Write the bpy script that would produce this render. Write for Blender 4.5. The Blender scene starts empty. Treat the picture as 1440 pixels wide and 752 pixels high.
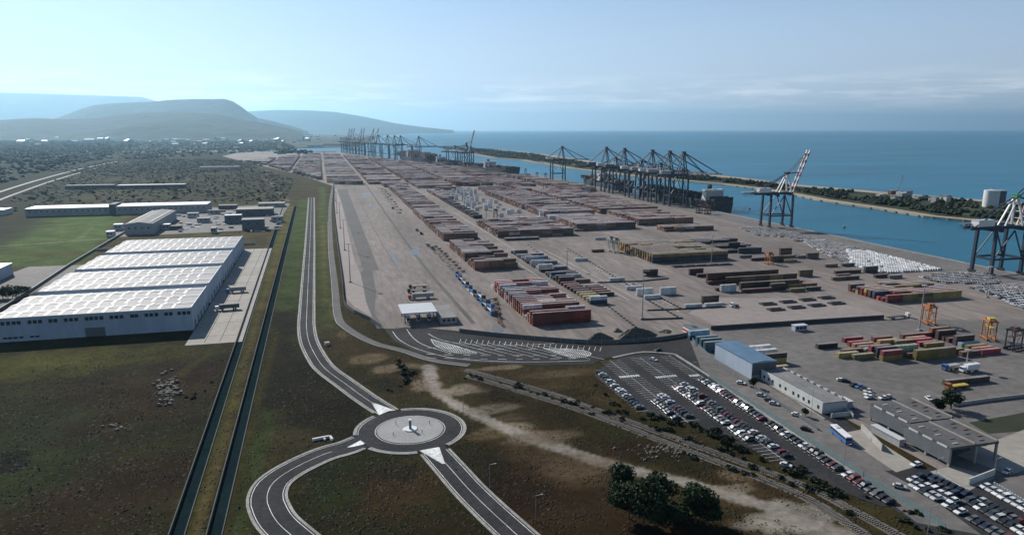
import bpy, bmesh, math, random
import numpy as np
from mathutils import Vector, Matrix
random.seed(7); RNG = np.random.default_rng(7)
R = math.radians
scene = bpy.context.scene
COL = scene.collection

# ------------------------------------------------------------------ camera
CAM_H = 115.0; FPX = 1000.0; PY = 405.0; PITCH = math.atan((PY-182)/FPX)
YAW = math.atan((271/FPX)/(math.cos(PITCH)+math.sin(PITCH)*(PY-182)/FPX))
cam_d = bpy.data.cameras.new('camera'); cam = bpy.data.objects.new('camera', cam_d); COL.objects.link(cam)
cam.location = (0, 0, CAM_H); cam.rotation_euler = (math.pi/2-PITCH, 0, -YAW)
cam_d.sensor_width = 36; cam_d.lens = 36*FPX/1440; cam_d.shift_y = 29/1440
cam_d.clip_start = 1; cam_d.clip_end = 200000
scene.camera = cam
# survey helpers: photograph sight line -> metres on a level plane, and back
def G(px, py, z=0.0):
    a = (px-720)/FPX; b = (PY-py)/FPX
    f = math.cos(PITCH)+b*math.sin(PITCH); u = b*math.cos(PITCH)-math.sin(PITCH)
    t = (z-CAM_H)/u; r = a*t; f *= t
    return (r*math.cos(YAW)+f*math.sin(YAW), -r*math.sin(YAW)+f*math.cos(YAW))
def dist(x, y): return math.hypot(x, y, CAM_H)
def GP(s, z=0.0):
    return [G(float(p.split(',')[0]), float(p.split(',')[1]), z) for p in s.split()]

# ------------------------------------------------------------------ light, sky, exposure
SUN_AZ = -23.0; SUN_EL = 31.0          # azimuth measured from +Y (negative = left), degrees
sun_d = bpy.data.lights.new('sun', 'SUN'); sun = bpy.data.objects.new('sun', sun_d); COL.objects.link(sun)
sun_d.energy = 5.0; sun_d.angle = R(0.53); sun_d.color = (1.0, 0.96, 0.89)
sdir = Vector((math.sin(R(SUN_AZ))*math.cos(R(SUN_EL)), math.cos(R(SUN_AZ))*math.cos(R(SUN_EL)), math.sin(R(SUN_EL))))
sun.rotation_euler = sdir.to_track_quat('Z', 'Y').to_euler()
world = bpy.data.worlds.new('World'); scene.world = world; world.use_nodes = True
def build_world():
    nt = world.node_tree; N = nt.nodes; L = nt.links
    bg = N['Background']; bg.inputs['Strength'].default_value = 0.075
    sky = N.new('ShaderNodeTexSky'); sky.sky_type = 'NISHITA'; sky.sun_disc = False
    sky.sun_elevation = R(SUN_EL); sky.sun_rotation = R(SUN_AZ); sky.altitude = 100
    sky.air_density = 1.0; sky.dust_density = 0.25; sky.ozone_density = 2.5
    tc = N.new('ShaderNodeTexCoord'); sep = N.new('ShaderNodeSeparateXYZ'); L.new(tc.outputs['Generated'], sep.inputs[0])
    mp = N.new('ShaderNodeMapping'); mp.inputs['Scale'].default_value = (6, 6, 60); L.new(tc.outputs['Generated'], mp.inputs['Vector'])
    nz = N.new('ShaderNodeTexNoise'); nz.inputs['Scale'].default_value = 1.6; nz.inputs['Detail'].default_value = 9; nz.inputs['Roughness'].default_value = .62
    L.new(mp.outputs[0], nz.inputs['Vector'])
    r1 = N.new('ShaderNodeValToRGB'); r1.color_ramp.elements[0].position = .44; r1.color_ramp.elements[1].position = .66
    L.new(nz.outputs['Fac'], r1.inputs[0])
    r2 = N.new('ShaderNodeValToRGB'); cr = r2.color_ramp      # low cloud bank: 1.5 to 5 degrees above the horizon, all round
    cr.elements[0].position = .02; cr.elements[0].color = (0, 0, 0, 1); cr.elements[1].position = .04; cr.elements[1].color = (1, 1, 1, 1)
    e = cr.elements.new(.052); e.color = (.6, .6, .6, 1); e = cr.elements.new(.075); e.color = (0, 0, 0, 1)
    L.new(sep.outputs['Z'], r2.inputs[0])
    mul = N.new('ShaderNodeMath'); mul.operation = 'MULTIPLY'; L.new(r1.outputs[0], mul.inputs[0]); L.new(r2.outputs[0], mul.inputs[1])
    m2 = N.new('ShaderNodeMath'); m2.operation = 'MULTIPLY'; L.new(mul.outputs[0], m2.inputs[0]); m2.inputs[1].default_value = .85
    mix = N.new('ShaderNodeMixRGB'); L.new(m2.outputs[0], mix.inputs['Fac']); L.new(sky.outputs[0], mix.inputs['Color1'])
    mix.inputs['Color2'].default_value = (13.5, 13.6, 13.8, 1)
    # pale blue sea air low in the sky, the same all round
    r3 = N.new('ShaderNodeValToRGB'); r3.color_ramp.elements[0].position = 0; r3.color_ramp.elements[0].color = (.9, .9, .9, 1); r3.color_ramp.elements[1].position = .3; r3.color_ramp.elements[1].color = (0, 0, 0, 1)
    e = r3.color_ramp.elements.new(.13); e.color = (.62, .62, .62, 1); L.new(sep.outputs['Z'], r3.inputs[0])
    # ... paler towards the sun, deeper blue away from it, as forward-scattering air is
    dp = N.new('ShaderNodeVectorMath'); dp.operation = 'DOT_PRODUCT'; L.new(tc.outputs['Generated'], dp.inputs[0]); dp.inputs[1].default_value = tuple(sdir)
    ma = N.new('ShaderNodeMapRange'); ma.interpolation_type = 'SMOOTHSTEP'; ma.inputs['From Min'].default_value = -.9; ma.inputs['From Max'].default_value = .85; ma.inputs['To Min'].default_value = .12; ma.inputs['To Max'].default_value = 1.0; L.new(dp.outputs['Value'], ma.inputs['Value'])
    mz = N.new('ShaderNodeMath'); mz.operation = 'MULTIPLY'; L.new(r3.outputs[0], mz.inputs[0]); L.new(ma.outputs[0], mz.inputs[1])
    m3 = N.new('ShaderNodeMixRGB'); L.new(mz.outputs[0], m3.inputs['Fac']); L.new(sky.outputs[0], m3.inputs['Color1']); r4 = N.new('ShaderNodeValToRGB'); r4.color_ramp.elements[0].position = 0; r4.color_ramp.elements[0].color = (.83, .88, 1.0, 1); r4.color_ramp.elements[1].position = .2; r4.color_ramp.elements[1].color = (.50, .70, 1.06, 1); L.new(sep.outputs['Z'], r4.inputs[0])
    sc4 = N.new('ShaderNodeVectorMath'); sc4.operation = 'SCALE'; sc4.inputs['Scale'].default_value = 10.2; L.new(r4.outputs[0], sc4.inputs[0]); L.new(sc4.outputs[0], m3.inputs['Color2'])
    L.new(m3.outputs[0], mix.inputs['Color1'])
    L.new(mix.outputs[0], bg.inputs['Color'])
build_world()
scene.view_settings.view_transform = 'Standard'; scene.view_settings.look = 'None'
scene.view_settings.exposure = 0.25; scene.view_settings.gamma = 1
scene.render.engine = 'CYCLES'
try:
    scene.cycles.use_denoising = True; scene.cycles.volume_bounces = 0; scene.cycles.max_bounces = 6; scene.cycles.transparent_max_bounces = 6
    scene.cycles.caustics_reflective = False; scene.cycles.caustics_refractive = False
except Exception: pass

# ------------------------------------------------------------------ materials
def M(name, col, rough=.75, var=.18, scale=.5, metal=0.0, bump=0.0, world_co=False, src='rgb', big=None, spec=.5, stretch=None):
    """procedural surface: base colour broken up by two noises; src 'obj' = object colour, 'col' = the mesh's own paint attribute"""
    m = bpy.data.materials.new(name); m.use_nodes = True; nt = m.node_tree; N = nt.nodes; L = nt.links
    b = N['Principled BSDF']; b.inputs['Roughness'].default_value = rough; b.inputs['Metallic'].default_value = metal
    b.inputs['Specular IOR Level'].default_value = spec
    if world_co: co = N.new('ShaderNodeNewGeometry').outputs['Position']
    else: co = N.new('ShaderNodeTexCoord').outputs['Object']
    if stretch:
        mp = N.new('ShaderNodeMapping'); mp.inputs['Scale'].default_value = stretch; L.new(co, mp.inputs['Vector']); co = mp.outputs[0]
    nz = N.new('ShaderNodeTexNoise'); nz.inputs['Scale'].default_value = scale; nz.inputs['Detail'].default_value = 7; nz.inputs['Roughness'].default_value = .62
    L.new(co, nz.inputs['Vector'])
    nb = N.new('ShaderNodeTexNoise'); nb.inputs['Scale'].default_value = big or scale/9; nb.inputs['Detail'].default_value = 4; L.new(co, nb.inputs['Vector'])
    mr = N.new('ShaderNodeMapRange'); mr.inputs['From Min'].default_value = .3; mr.inputs['From Max'].default_value = .7
    mr.inputs['To Min'].default_value = 1-var; mr.inputs['To Max'].default_value = 1+var; L.new(nz.outputs['Fac'], mr.inputs['Value'])
    mb = N.new('ShaderNodeMapRange'); mb.inputs['From Min'].default_value = .3; mb.inputs['From Max'].default_value = .7
    mb.inputs['To Min'].default_value = 1-var*.8; mb.inputs['To Max'].default_value = 1+var*.8; L.new(nb.outputs['Fac'], mb.inputs['Value'])
    mm = N.new('ShaderNodeMath'); mm.operation = 'MULTIPLY'; L.new(mr.outputs[0], mm.inputs[0]); L.new(mb.outputs[0], mm.inputs[1])
    vm = N.new('ShaderNodeVectorMath'); vm.operation = 'SCALE'; L.new(mm.outputs[0], vm.inputs['Scale'])
    if src == 'obj': L.new(N.new('ShaderNodeObjectInfo').outputs['Color'], vm.inputs[0])
    elif src == 'col':
        a = N.new('ShaderNodeAttribute'); a.attribute_name = 'Col'; L.new(a.outputs['Color'], vm.inputs[0])
    else: vm.inputs[0].default_value = col[:3]
    L.new(vm.outputs[0], b.inputs['Base Color'])
    if bump:
        bp = N.new('ShaderNodeBump'); bp.inputs['Strength'].default_value = bump; bp.inputs['Distance'].default_value = .3
        L.new(nz.outputs['Fac'], bp.inputs['Height']); L.new(bp.outputs[0], b.inputs['Normal'])
    return m
def paled(m, amount, glare=(.40, .335, .285)):
    """backlit sun glare painted as a pale tan into the upward faces"""
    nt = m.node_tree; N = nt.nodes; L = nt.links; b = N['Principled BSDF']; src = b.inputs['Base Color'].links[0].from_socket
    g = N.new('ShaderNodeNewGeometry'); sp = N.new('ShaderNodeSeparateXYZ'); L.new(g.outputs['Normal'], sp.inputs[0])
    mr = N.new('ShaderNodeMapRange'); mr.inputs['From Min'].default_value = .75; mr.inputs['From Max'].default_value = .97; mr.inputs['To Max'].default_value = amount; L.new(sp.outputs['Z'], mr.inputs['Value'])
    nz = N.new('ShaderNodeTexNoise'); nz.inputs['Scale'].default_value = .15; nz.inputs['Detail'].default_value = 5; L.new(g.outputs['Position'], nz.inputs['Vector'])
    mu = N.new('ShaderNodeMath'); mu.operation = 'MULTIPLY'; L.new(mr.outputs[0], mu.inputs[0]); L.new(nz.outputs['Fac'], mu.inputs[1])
    mx = N.new('ShaderNodeMixRGB'); L.new(mu.outputs[0], mx.inputs['Fac']); L.new(src, mx.inputs['Color1']); mx.inputs['Color2'].default_value = (*glare, 1); L.new(mx.outputs[0], b.inputs['Base Color'])
def water_mat(name, col, scale, rough, strength, mott=.3):
    m = M(name, col, rough, mott, .004, world_co=True, big=.0007, stretch=(.25, 1, 1))
    nt = m.node_tree; N = nt.nodes; L = nt.links; b = N['Principled BSDF']; b.inputs['IOR'].default_value = 1.33; b.inputs['Specular IOR Level'].default_value = .09
    g = N.new('ShaderNodeNewGeometry'); nz = N.new('ShaderNodeTexNoise'); nz.inputs['Scale'].default_value = scale; nz.inputs['Detail'].default_value = 5
    L.new(g.outputs['Position'], nz.inputs['Vector']); bp = N.new('ShaderNodeBump'); bp.inputs['Strength'].default_value = strength; bp.inputs['Distance'].default_value = .6
    L.new(nz.outputs['Fac'], bp.inputs['Height']); L.new(bp.outputs[0], b.inputs['Normal'])
    return m
MT = dict(
    land=M('dry_scrub_land', (.040, .046, .028), .95, .45, .02, world_co=True, big=.002, spec=.1),
    terrain=M('field_ground', (1, 1, 1), .95, .34, .35, world_co=True, big=.05, src='col', bump=.22, spec=.03),
    wood=M('hill_woodland', (.024, .040, .036), .95, .6, .006, world_co=True, big=.0008, spec=.1),
    sea=water_mat('open_sea_water', (.003, .115, .19), .3, .3, .4, .35),
    asphalt=M('road_asphalt', (.036, .035, .037), .9, .36, .6, world_co=True, big=.05, spec=.08),
    old_asphalt=M('patrol_road_asphalt', (.095, .093, .09), .9, .2, .5, world_co=True, spec=.25),
    yard=M('yard_concrete', (.19, .16, .143), .85, .3, .12, world_co=True, big=.012, spec=.15, stretch=(2.2, .35, 1)),
    yard_light=M('pale_yard_concrete', (.25, .21, .19), .85, .13, .2, world_co=True, big=.02, spec=.3),
    yard_dark=M('dark_yard_asphalt', (.075, .07, .068), .88, .22, .3, world_co=True, big=.03, spec=.3),
    yard_grey=M('grey_yard_asphalt', (.135, .122, .113), .88, .26, .2, world_co=True, big=.018, spec=.3),
    slab=M('loading_slab_concrete', (.30, .27, .235), .85, .14, .3, world_co=True, spec=.3),
    kerb=M('kerb_concrete', (.25, .24, .22), .85, .34, .8, world_co=True),
    paving=M('island_paving', (.27, .265, .26), .85, .15, .9, world_co=True),
    white_line=M('road_paint', (.58, .58, .56), .7, .4, .9, world_co=True),
    canal=M('ditch_water', (.011, .022, .025), .9, .2, .4, world_co=True, spec=.0),
    canal_wall=M('ditch_concrete', (.06, .066, .06), .9, .25, .4, world_co=True),
    dirt=M('track_dirt', (.21, .17, .125), .95, .25, .35, world_co=True, big=.05, bump=.4, spec=.1),
    sand=M('beach_sand', (.33, .28, .21), .95, .15, .05, world_co=True, spec=.1),
    ballast=M('track_ballast', (.13, .11, .09), .95, .3, 1.2, world_co=True, spec=.1),
    rail=M('rail_steel', (.20, .17, .15), .45, .2, .5, metal=.6),
    sleeper=M('sleeper_concrete', (.22, .2, .18), .9, .2, 1),
    puddle=M('standing_water', (.10, .115, .13), .4, .15, .2, world_co=True),
    white_wall=M('white_sheet_wall', (.34, .40, .48), .6, .13, .3, stretch=(1, 1, .2)),
    white_roof=M('white_sheet_roof', (.21, .2, .205), .7, .16, .25, big=.05),
    skylight=M('skylight_sheet', (.5, .505, .51), .5, .05, 1),
    grey_roof=M('grey_felt_roof', (.17, .165, .16), .85, .2, .3, big=.06),
    canopy_roof=M('canopy_felt_roof', (.085, .083, .083), .9, .3, .3, big=.06),
    dark_grey=M('dark_grey_cladding', (.11, .12, .13), .7, .15, .5),
    grey_wall=M('grey_render', (.33, .33, .33), .85, .12, .6),
    pale_wall=M('pale_render', (.52, .52, .5), .85, .12, .6),
    concrete=M('weathered_concrete', (.3, .29, .27), .9, .18, .5),
    blue_roof=M('blue_sheet_roof', (.085, .155, .235), .5, .12, .3, big=.08),
    glass=M('dark_window_glass', (.02, .025, .03), .15, .1, 1),
    black=M('black_rubber', (.018, .018, .018), .8, .2, 1),
    steel=M('galvanised_steel', (.36, .36, .36), .5, .12, .8, metal=.3),
    rust=M('rusty_steel', (.13, .07, .045), .8, .3, 1),
    dark_steel=M('dark_steel', (.035, .035, .04), .6, .2, 1),
    crane_blue=M('crane_blue_paint', (.014, .026, .048), .55, .2, .4),
    crane_white=M('crane_white_paint', (.62, .62, .6), .5, .15, .5),
    crane_red=M('crane_red_paint', (.42, .09, .06), .5, .15, .5),
    crane_green=M('crane_green_paint', (.06, .28, .10), .5, .15, .5),
    orange=M('orange_machine_paint', (.33, .115, .03), .5, .2, .6),
    yellow=M('yellow_machine_paint', (.5, .36, .05), .5, .2, .6),
    red=M('red_paint', (.42, .05, .04), .5, .15, .7),
    blue=M('blue_paint', (.05, .14, .33), .45, .15, .7),
    white=M('white_paint', (.7, .7, .7), .5, .08, .7),
    teal=M('teal_mesh_panel', (.13, .19, .195), .7, .15, .8),
    paint=M('vehicle_paint', (1, 1, 1), .38, .06, 1, src='obj'),
    box=M('container_paint', (1, 1, 1), .42, .25, .55, src='obj', big=.25, stretch=(1, 1, .5)),
    boxes=M('container_paint_mass', (1, 1, 1), .42, .25, .4, src='col', big=.1, world_co=True),
    leaf=M('pine_foliage', (.03, .05, .02), .8, .4, .8, src='col', spec=.15),
    bark=M('tree_bark', (.09, .065, .045), .95, .25, 2),
    soil=M('heaped_soil', (.085, .078, .065), .95, .3, .5, bump=.5),
    rubble=M('rubble_stone', (.17, .145, .115), .95, .25, 1.5),
    hull=M('ship_hull_paint', (.03, .035, .045), .55, .2, .1),
    hull_red=M('ship_boot_paint', (.16, .04, .035), .6, .2, .1),
)
paled(MT['box'], .75, (.5, .42, .37)); paled(MT['boxes'], 1.2, (.5, .4, .355))  # roof glare mixed into the colour of both container paints
# ------------------------------------------------------------------ mesh helpers
class MB:
    def __init__(s): s.v = []; s.f = []; s.m = []; s.c = []
    def face(s, pts, m=0, c=None):
        n = len(s.v); s.v.extend([tuple(p) for p in pts]); s.f.append(tuple(range(n, n+len(pts)))); s.m.append(m); s.c.append(c)
    def hexa(s, p, m=0, c=None, skip=()):
        """p: 8 points, bottom ring 0-3 counter-clockwise, top ring 4-7"""
        n = len(s.v); s.v.extend([tuple(q) for q in p])
        for k, f in enumerate(((3, 2, 1, 0), (4, 5, 6, 7), (0, 1, 5, 4), (1, 2, 6, 5), (2, 3, 7, 6), (3, 0, 4, 7))):
            if k in skip: continue
            s.f.append(tuple(n+i for i in f)); s.m.append(m); s.c.append(c)
        return s
    def box(s, x0, x1, y0, y1, z0, z1, m=0, c=None, skip=()):
        return s.hexa(((x0, y0, z0), (x1, y0, z0), (x1, y1, z0), (x0, y1, z0), (x0, y0, z1), (x1, y0, z1), (x1, y1, z1), (x0, y1, z1)), m, c, skip)
    def beam(s, p, q, w, h=None, m=0, c=None, w2=None):
        p = Vector(p); q = Vector(q); h = h or w; d = (q-p).normalized()
        up = Vector((0, 0, 1)) if abs(d.z) < .95 else Vector((0, 1, 0))
        a = d.cross(up).normalized(); b = a.cross(d).normalized(); k = (w2/w if w2 else 1)
        ring = lambda o, k: [o-a*w*k/2-b*h*k/2, o+a*w*k/2-b*h*k/2, o+a*w*k/2+b*h*k/2, o-a*w*k/2+b*h*k/2]
        r0, r1 = ring(p, 1), ring(q, k)
        n = len(s.v); s.v.extend([tuple(x) for x in r0+r1])
        for f in ((0, 1, 2, 3), (7, 6, 5, 4), (0, 4, 5, 1), (1, 5, 6, 2), (2, 6, 7, 3), (3, 7, 4, 0)):
            s.f.append(tuple(n+i for i in f)); s.m.append(m); s.c.append(c)
        return s
    def cyl(s, p, q, r, r2=None, n=10, m=0, c=None, caps=True):
        p = Vector(p); q = Vector(q); d = (q-p).normalized(); r2 = r if r2 is None else r2
        up = Vector((0, 0, 1)) if abs(d.z) < .95 else Vector((0, 1, 0))
        a = d.cross(up).normalized(); b = a.cross(d).normalized(); k0 = len(s.v)
        for o, rr in ((p, r), (q, r2)):
            for i in range(n):
                t = 2*math.pi*i/n; s.v.append(tuple(o+a*rr*math.cos(t)+b*rr*math.sin(t)))
        for i in range(n):
            j = (i+1) % n; s.f.append((k0+i, k0+n+i, k0+n+j, k0+j)); s.m.append(m); s.c.append(c)
        if caps:
            s.f.append(tuple(k0+i for i in range(n))); s.m.append(m); s.c.append(c)
            s.f.append(tuple(k0+n+i for i in reversed(range(n)))); s.m.append(m); s.c.append(c)
        return s
    def prism(s, poly, z0, z1, m=0, c=None, bottom=False):
        a = sum(poly[i][0]*poly[(i+1) % len(poly)][1]-poly[(i+1) % len(poly)][0]*poly[i][1] for i in range(len(poly)))
        if a < 0: poly = poly[::-1]
        n = len(poly); k = len(s.v); s.v.extend([(x, y, z0) for x, y in poly]+[(x, y, z1) for x, y in poly])
        s.f.append(tuple(range(k+n, k+2*n))); s.m.append(m); s.c.append(c)
        for i in range(n):
            j = (i+1) % n; s.f.append((k+i, k+j, k+n+j, k+n+i)); s.m.append(m); s.c.append(c)
        return s
    def mesh(s, name, mats, smooth=False):
        me = bpy.data.meshes.new(name); me.from_pydata(s.v, [], s.f)
        for mm in (mats if isinstance(mats, (list, tuple)) else [mats]): me.materials.append(mm)
        if any(s.m): me.polygons.foreach_set('material_index', s.m)
        if any(c is not None for c in s.c):
            at = me.color_attributes.new('Col', 'FLOAT_COLOR', 'CORNER')
            arr = []
            for f, c in zip(s.f, s.c): arr.extend(list((c or (.2, .2, .2))[:3])+[1.0] if len(f) == 0 else (list((c or (.2, .2, .2))[:3])+[1.0])*len(f))
            at.data.foreach_set('color', arr)
        if smooth: me.polygons.foreach_set('use_smooth', [True]*len(me.polygons))
        me.update(); return me
    def build(s, name, mats, parent=None, loc=(0, 0, 0), rz=0.0, smooth=False):
        return obj(name, s.mesh(name, mats, smooth), parent, loc, rz)
def obj(name, me, parent=None, loc=(0, 0, 0), rz=0.0):
    o = bpy.data.objects.new(name, me); COL.objects.link(o); o.location = loc; o.rotation_euler = (0, 0, rz)
    if parent: o.parent = parent
    return o
def tag(o, label=None, cat=None, group=None, kind=None):
    if label: o['label'] = label
    if cat: o['category'] = cat
    if group: o['group'] = group
    if kind: o['kind'] = kind
    return o
def empty(name, loc, rz=0.0):
    o = bpy.data.objects.new(name, None); COL.objects.link(o); o.location = loc; o.rotation_euler = (0, 0, rz); o.empty_display_size = 1; return o
def copy_tree(o, parent=None):
    c = o.copy(); COL.objects.link(c)
    if parent: c.parent = parent
    for ch in [k for k in o.children]: copy_tree(ch, c)
    return c
ORD = ['first', 'second', 'third', 'fourth', 'fifth', 'sixth', 'seventh', 'eighth', 'ninth', 'tenth', 'eleventh', 'twelfth', 'thirteenth', 'fourteenth', 'fifteenth', 'sixteenth', 'seventeenth', 'eighteenth', 'nineteenth', 'twentieth'] + ['twenty-'+w for w in ('first', 'second', 'third', 'fourth', 'fifth', 'sixth', 'seventh', 'eighth', 'ninth')]+['thirtieth']+['thirty-'+w for w in ('first', 'second', 'third', 'fourth', 'fifth', 'sixth', 'seventh', 'eighth', 'ninth')]+['fortieth']
def smooth_line(pts, step=4.0):
    out = []; n = len(pts)
    for i in range(n-1):
        p0 = np.array(pts[max(i-1, 0)]); p1 = np.array(pts[i]); p2 = np.array(pts[i+1]); p3 = np.array(pts[min(i+2, n-1)])
        k = max(1, int(np.linalg.norm(p2-p1)/step))
        for j in range(k):
            t = j/k; out.append(tuple(.5*((2*p1)+(-p0+p2)*t+(2*p0-5*p1+4*p2-p3)*t*t+(-p0+3*p1-3*p2+p3)*t**3)))
    out.append(tuple(pts[-1])); return out
def offset(pts, d):
    P = np.array(pts); T = np.gradient(P, axis=0); T /= np.maximum(np.linalg.norm(T, axis=1, keepdims=True), 1e-9)
    Nn = np.stack([T[:, 1], -T[:, 0]], 1)
    return P+Nn*(np.asarray(d).reshape(-1, 1) if np.ndim(d) else d)
def ribbon(mb, pts, d0, d1, z0, z1=None, m=0, thick=0.0):
    """strip between offsets d0 < d1 (to the right of travel) of a line; thick > 0 gives it a raised body"""
    A = offset(pts, d0); B = offset(pts, d1); z = z0
    for i in range(len(A)-1):
        a, b, c, d = A[i], B[i], B[i+1], A[i+1]
        if thick:
            mb.hexa(((a[0], a[1], z), (b[0], b[1], z), (c[0], c[1], z), (d[0], d[1], z), (a[0], a[1], z+thick), (b[0], b[1], z+thick), (c[0], c[1], z+thick), (d[0], d[1], z+thick)), m, skip=(0,))
        else: mb.face(((a[0], a[1], z), (b[0], b[1], z), (c[0], c[1], z), (d[0], d[1], z)), m)
def dashes(mb, pts, off, w, on, gap, z, m=0):
    P = offset(pts, off); s = 0; prev = None
    for i in range(len(P)-1):
        seg = P[i+1]-P[i]; l = np.linalg.norm(seg)
        if (s % (on+gap)) < on: 
            t = seg/max(l, 1e-6); n = np.array([t[1], -t[0]])*w/2; a, b = P[i], P[i+1]
            mb.face(((*(a-n), z), (*(a+n), z), (*(b+n), z), (*(b-n), z)), m)
        s += l
def sheet(name, poly, z, mat, kind='structure', thick=0.0):
    mb = MB()
    if thick: mb.prism(poly, z-thick, z)
    else:
        a = sum(poly[i][0]*poly[(i+1) % len(poly)][1]-poly[(i+1) % len(poly)][0]*poly[i][1] for i in range(len(poly)))
        mb.face([(x, y, z) for x, y in (poly if a > 0 else poly[::-1])])
    o = mb.build(name, mat); o['kind'] = kind; return o
def sdist(px, py, poly):
    """signed distance to a polygon (negative inside), numpy"""
    P = np.array(poly); Q = np.roll(P, -1, 0); d = np.full(px.shape, 1e18); ins = np.zeros(px.shape, bool)
    for (ax, ay), (bx, by) in zip(P, Q):
        ex, ey = bx-ax, by-ay; wx, wy = px-ax, py-ay
        t = np.clip((wx*ex+wy*ey)/max(ex*ex+ey*ey, 1e-9), 0, 1)
        d = np.minimum(d, (wx-ex*t)**2+(wy-ey*t)**2)
        c = ((ay > py) != (by > py)) & (px < ex*(py-ay)/(ey if abs(ey) > 1e-12 else 1e-12)+ax)
        ins ^= c
    d = np.sqrt(d); return np.where(ins, -d, d)
def ldist(px, py, line):
    d = np.full(px.shape, 1e18)
    for (ax, ay), (bx, by) in zip(line[:-1], line[1:]):
        ex, ey = bx-ax, by-ay; wx, wy = px-ax, py-ay
        t = np.clip((wx*ex+wy*ey)/max(ex*ex+ey*ey, 1e-9), 0, 1); d = np.minimum(d, (wx-ex*t)**2+(wy-ey*t)**2)
    return np.sqrt(d)
_lat = RNG.random((256, 256))
def vnoise(x, y, s, oct=4):
    o = np.zeros(x.shape); amp = 1; tot = 0
    for k in range(oct):
        u = x/s*2**k+17.3*k; v = y/s*2**k+5.1*k; i = np.floor(u).astype(int); j = np.floor(v).astype(int); f = u-i; g = v-j
        f = f*f*(3-2*f); g = g*g*(3-2*g); q = lambda a, b: _lat[a % 256, b % 256]
        o += amp*((q(i, j)*(1-f)+q(i+1, j)*f)*(1-g)+(q(i, j+1)*(1-f)+q(i+1, j+1)*f)*g); tot += amp; amp *= .55
    return o/tot
def smoothstep(a, b, x):
    t = np.clip((x-a)/(b-a), 0, 1); return t*t*(3-2*t)
# ================================================================== SETTING
QUAY = [(544, -300), (544, 1650), (500, 1850), (380, 2400), (270, 3000), (110, 3880)]
sheet('sea', [(-40000, -6000), (70000, -6000), (70000, 62000), (-40000, 62000)], -2.6, MT['sea'])
LAND = QUAY+[(-407, 4109), (-900, 4150), (-900, 4350), (-298, 4700), (135, 4950), (320, 5600), (560, 8000), (1100, 14000), (2300, 20000), (5200, 33000), (5200, 45000), (-30000, 45000), (-30000, -5000), (544, -5000)]
LAND = [p for i, p in enumerate(LAND)]
def land():
    mb = MB(); mb.prism(LAND, -6, -.4); o = mb.build('land', [MT['land']]); o['kind'] = 'structure'
    q = MB()
    ribbon(q, smooth_line(QUAY, 60), -1.4, 0, -6, thick=6.25)
    ribbon(q, smooth_line(QUAY, 12)[::1], -.1, .5, -1.9, thick=.9, m=1)
    q.build('quay_wall', [MT['concrete'], MT['black']])['kind'] = 'structure'
land()
# --- the spit across the harbour channel
SPN = GP('1440,316 1385,311 1300,303 1240,293 1150,280 1110,272 1060,264 1020,259 900,248 800,236 740,225')+[(735, 2400), (750, 2700), (690, 2950), (719, 3900)]
SPF = GP('1440,284 1350,278 1250,270 1180,264 1110,258 1050,250 980,243 900,236 800,222')+[(1040, 3300), (1010, 4165), (800, 4750)]
SPN[0] = (850, 672)
def spit():
    poly = [(1000, -400), (880, 200)]+SPN+SPF[::-1]+[(1260, 300), (1420, -400)]
    mb = MB(); mb.prism(poly, -6, -.8); o = mb.build('spit_beach', [MT['sand']]); o['kind'] = 'structure'
    inn = []
    C = np.array(poly); c0 = C.mean(0)
    near = offset(SPN, 22); far = offset(SPF, -46)
    poly2 = [(1040, -380), (910, 180)]+[tuple(p) for p in near]+[tuple(p) for p in far[::-1]]+[(1225, 300), (1380, -380)]
    mb = MB(); mb.prism(poly2, -.8, .2); mb.build('spit_scrub', [MT['land']])['kind'] = 'structure'
    # quay-side bank: pale rubble ledge
    q = MB(); ribbon(q, SPN[:9], -2, 12, -6, thick=5.9); q.build('spit_bank', [MT['sand']])['kind'] = 'structure'
    # surf line on the outer beach
    w = MB(); ribbon(w, smooth_line(SPF, 40), 1, 7, -2.5); w.build('surf_line', [MT['white_line']])['kind'] = 'structure'
spit()
def breakwater(pts, w, h, name, label):
    mb = MB(); L = smooth_line(pts, 30)
    for i in range(len(L)-1):
        p, q = L[i], L[i+1]; hh = h*random.uniform(.75, 1.2); ww = w*random.uniform(.8, 1.15)
        mb.beam((*p, -3+hh/2), (*q, -3+hh/2), ww, hh)
    tag(mb.build(name, [MT['concrete']]), label, 'breakwater')
breakwater([(640, 4950), (850, 4960), (985, 4900)], 22, 8, 'breakwater', 'long low stone breakwater reaching out to sea past the far cranes')
breakwater([(760, 4420), (900, 4300), (1000, 4210)], 18, 6, 'breakwater', 'short stone breakwater at the tip of the wooded spit')
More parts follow.
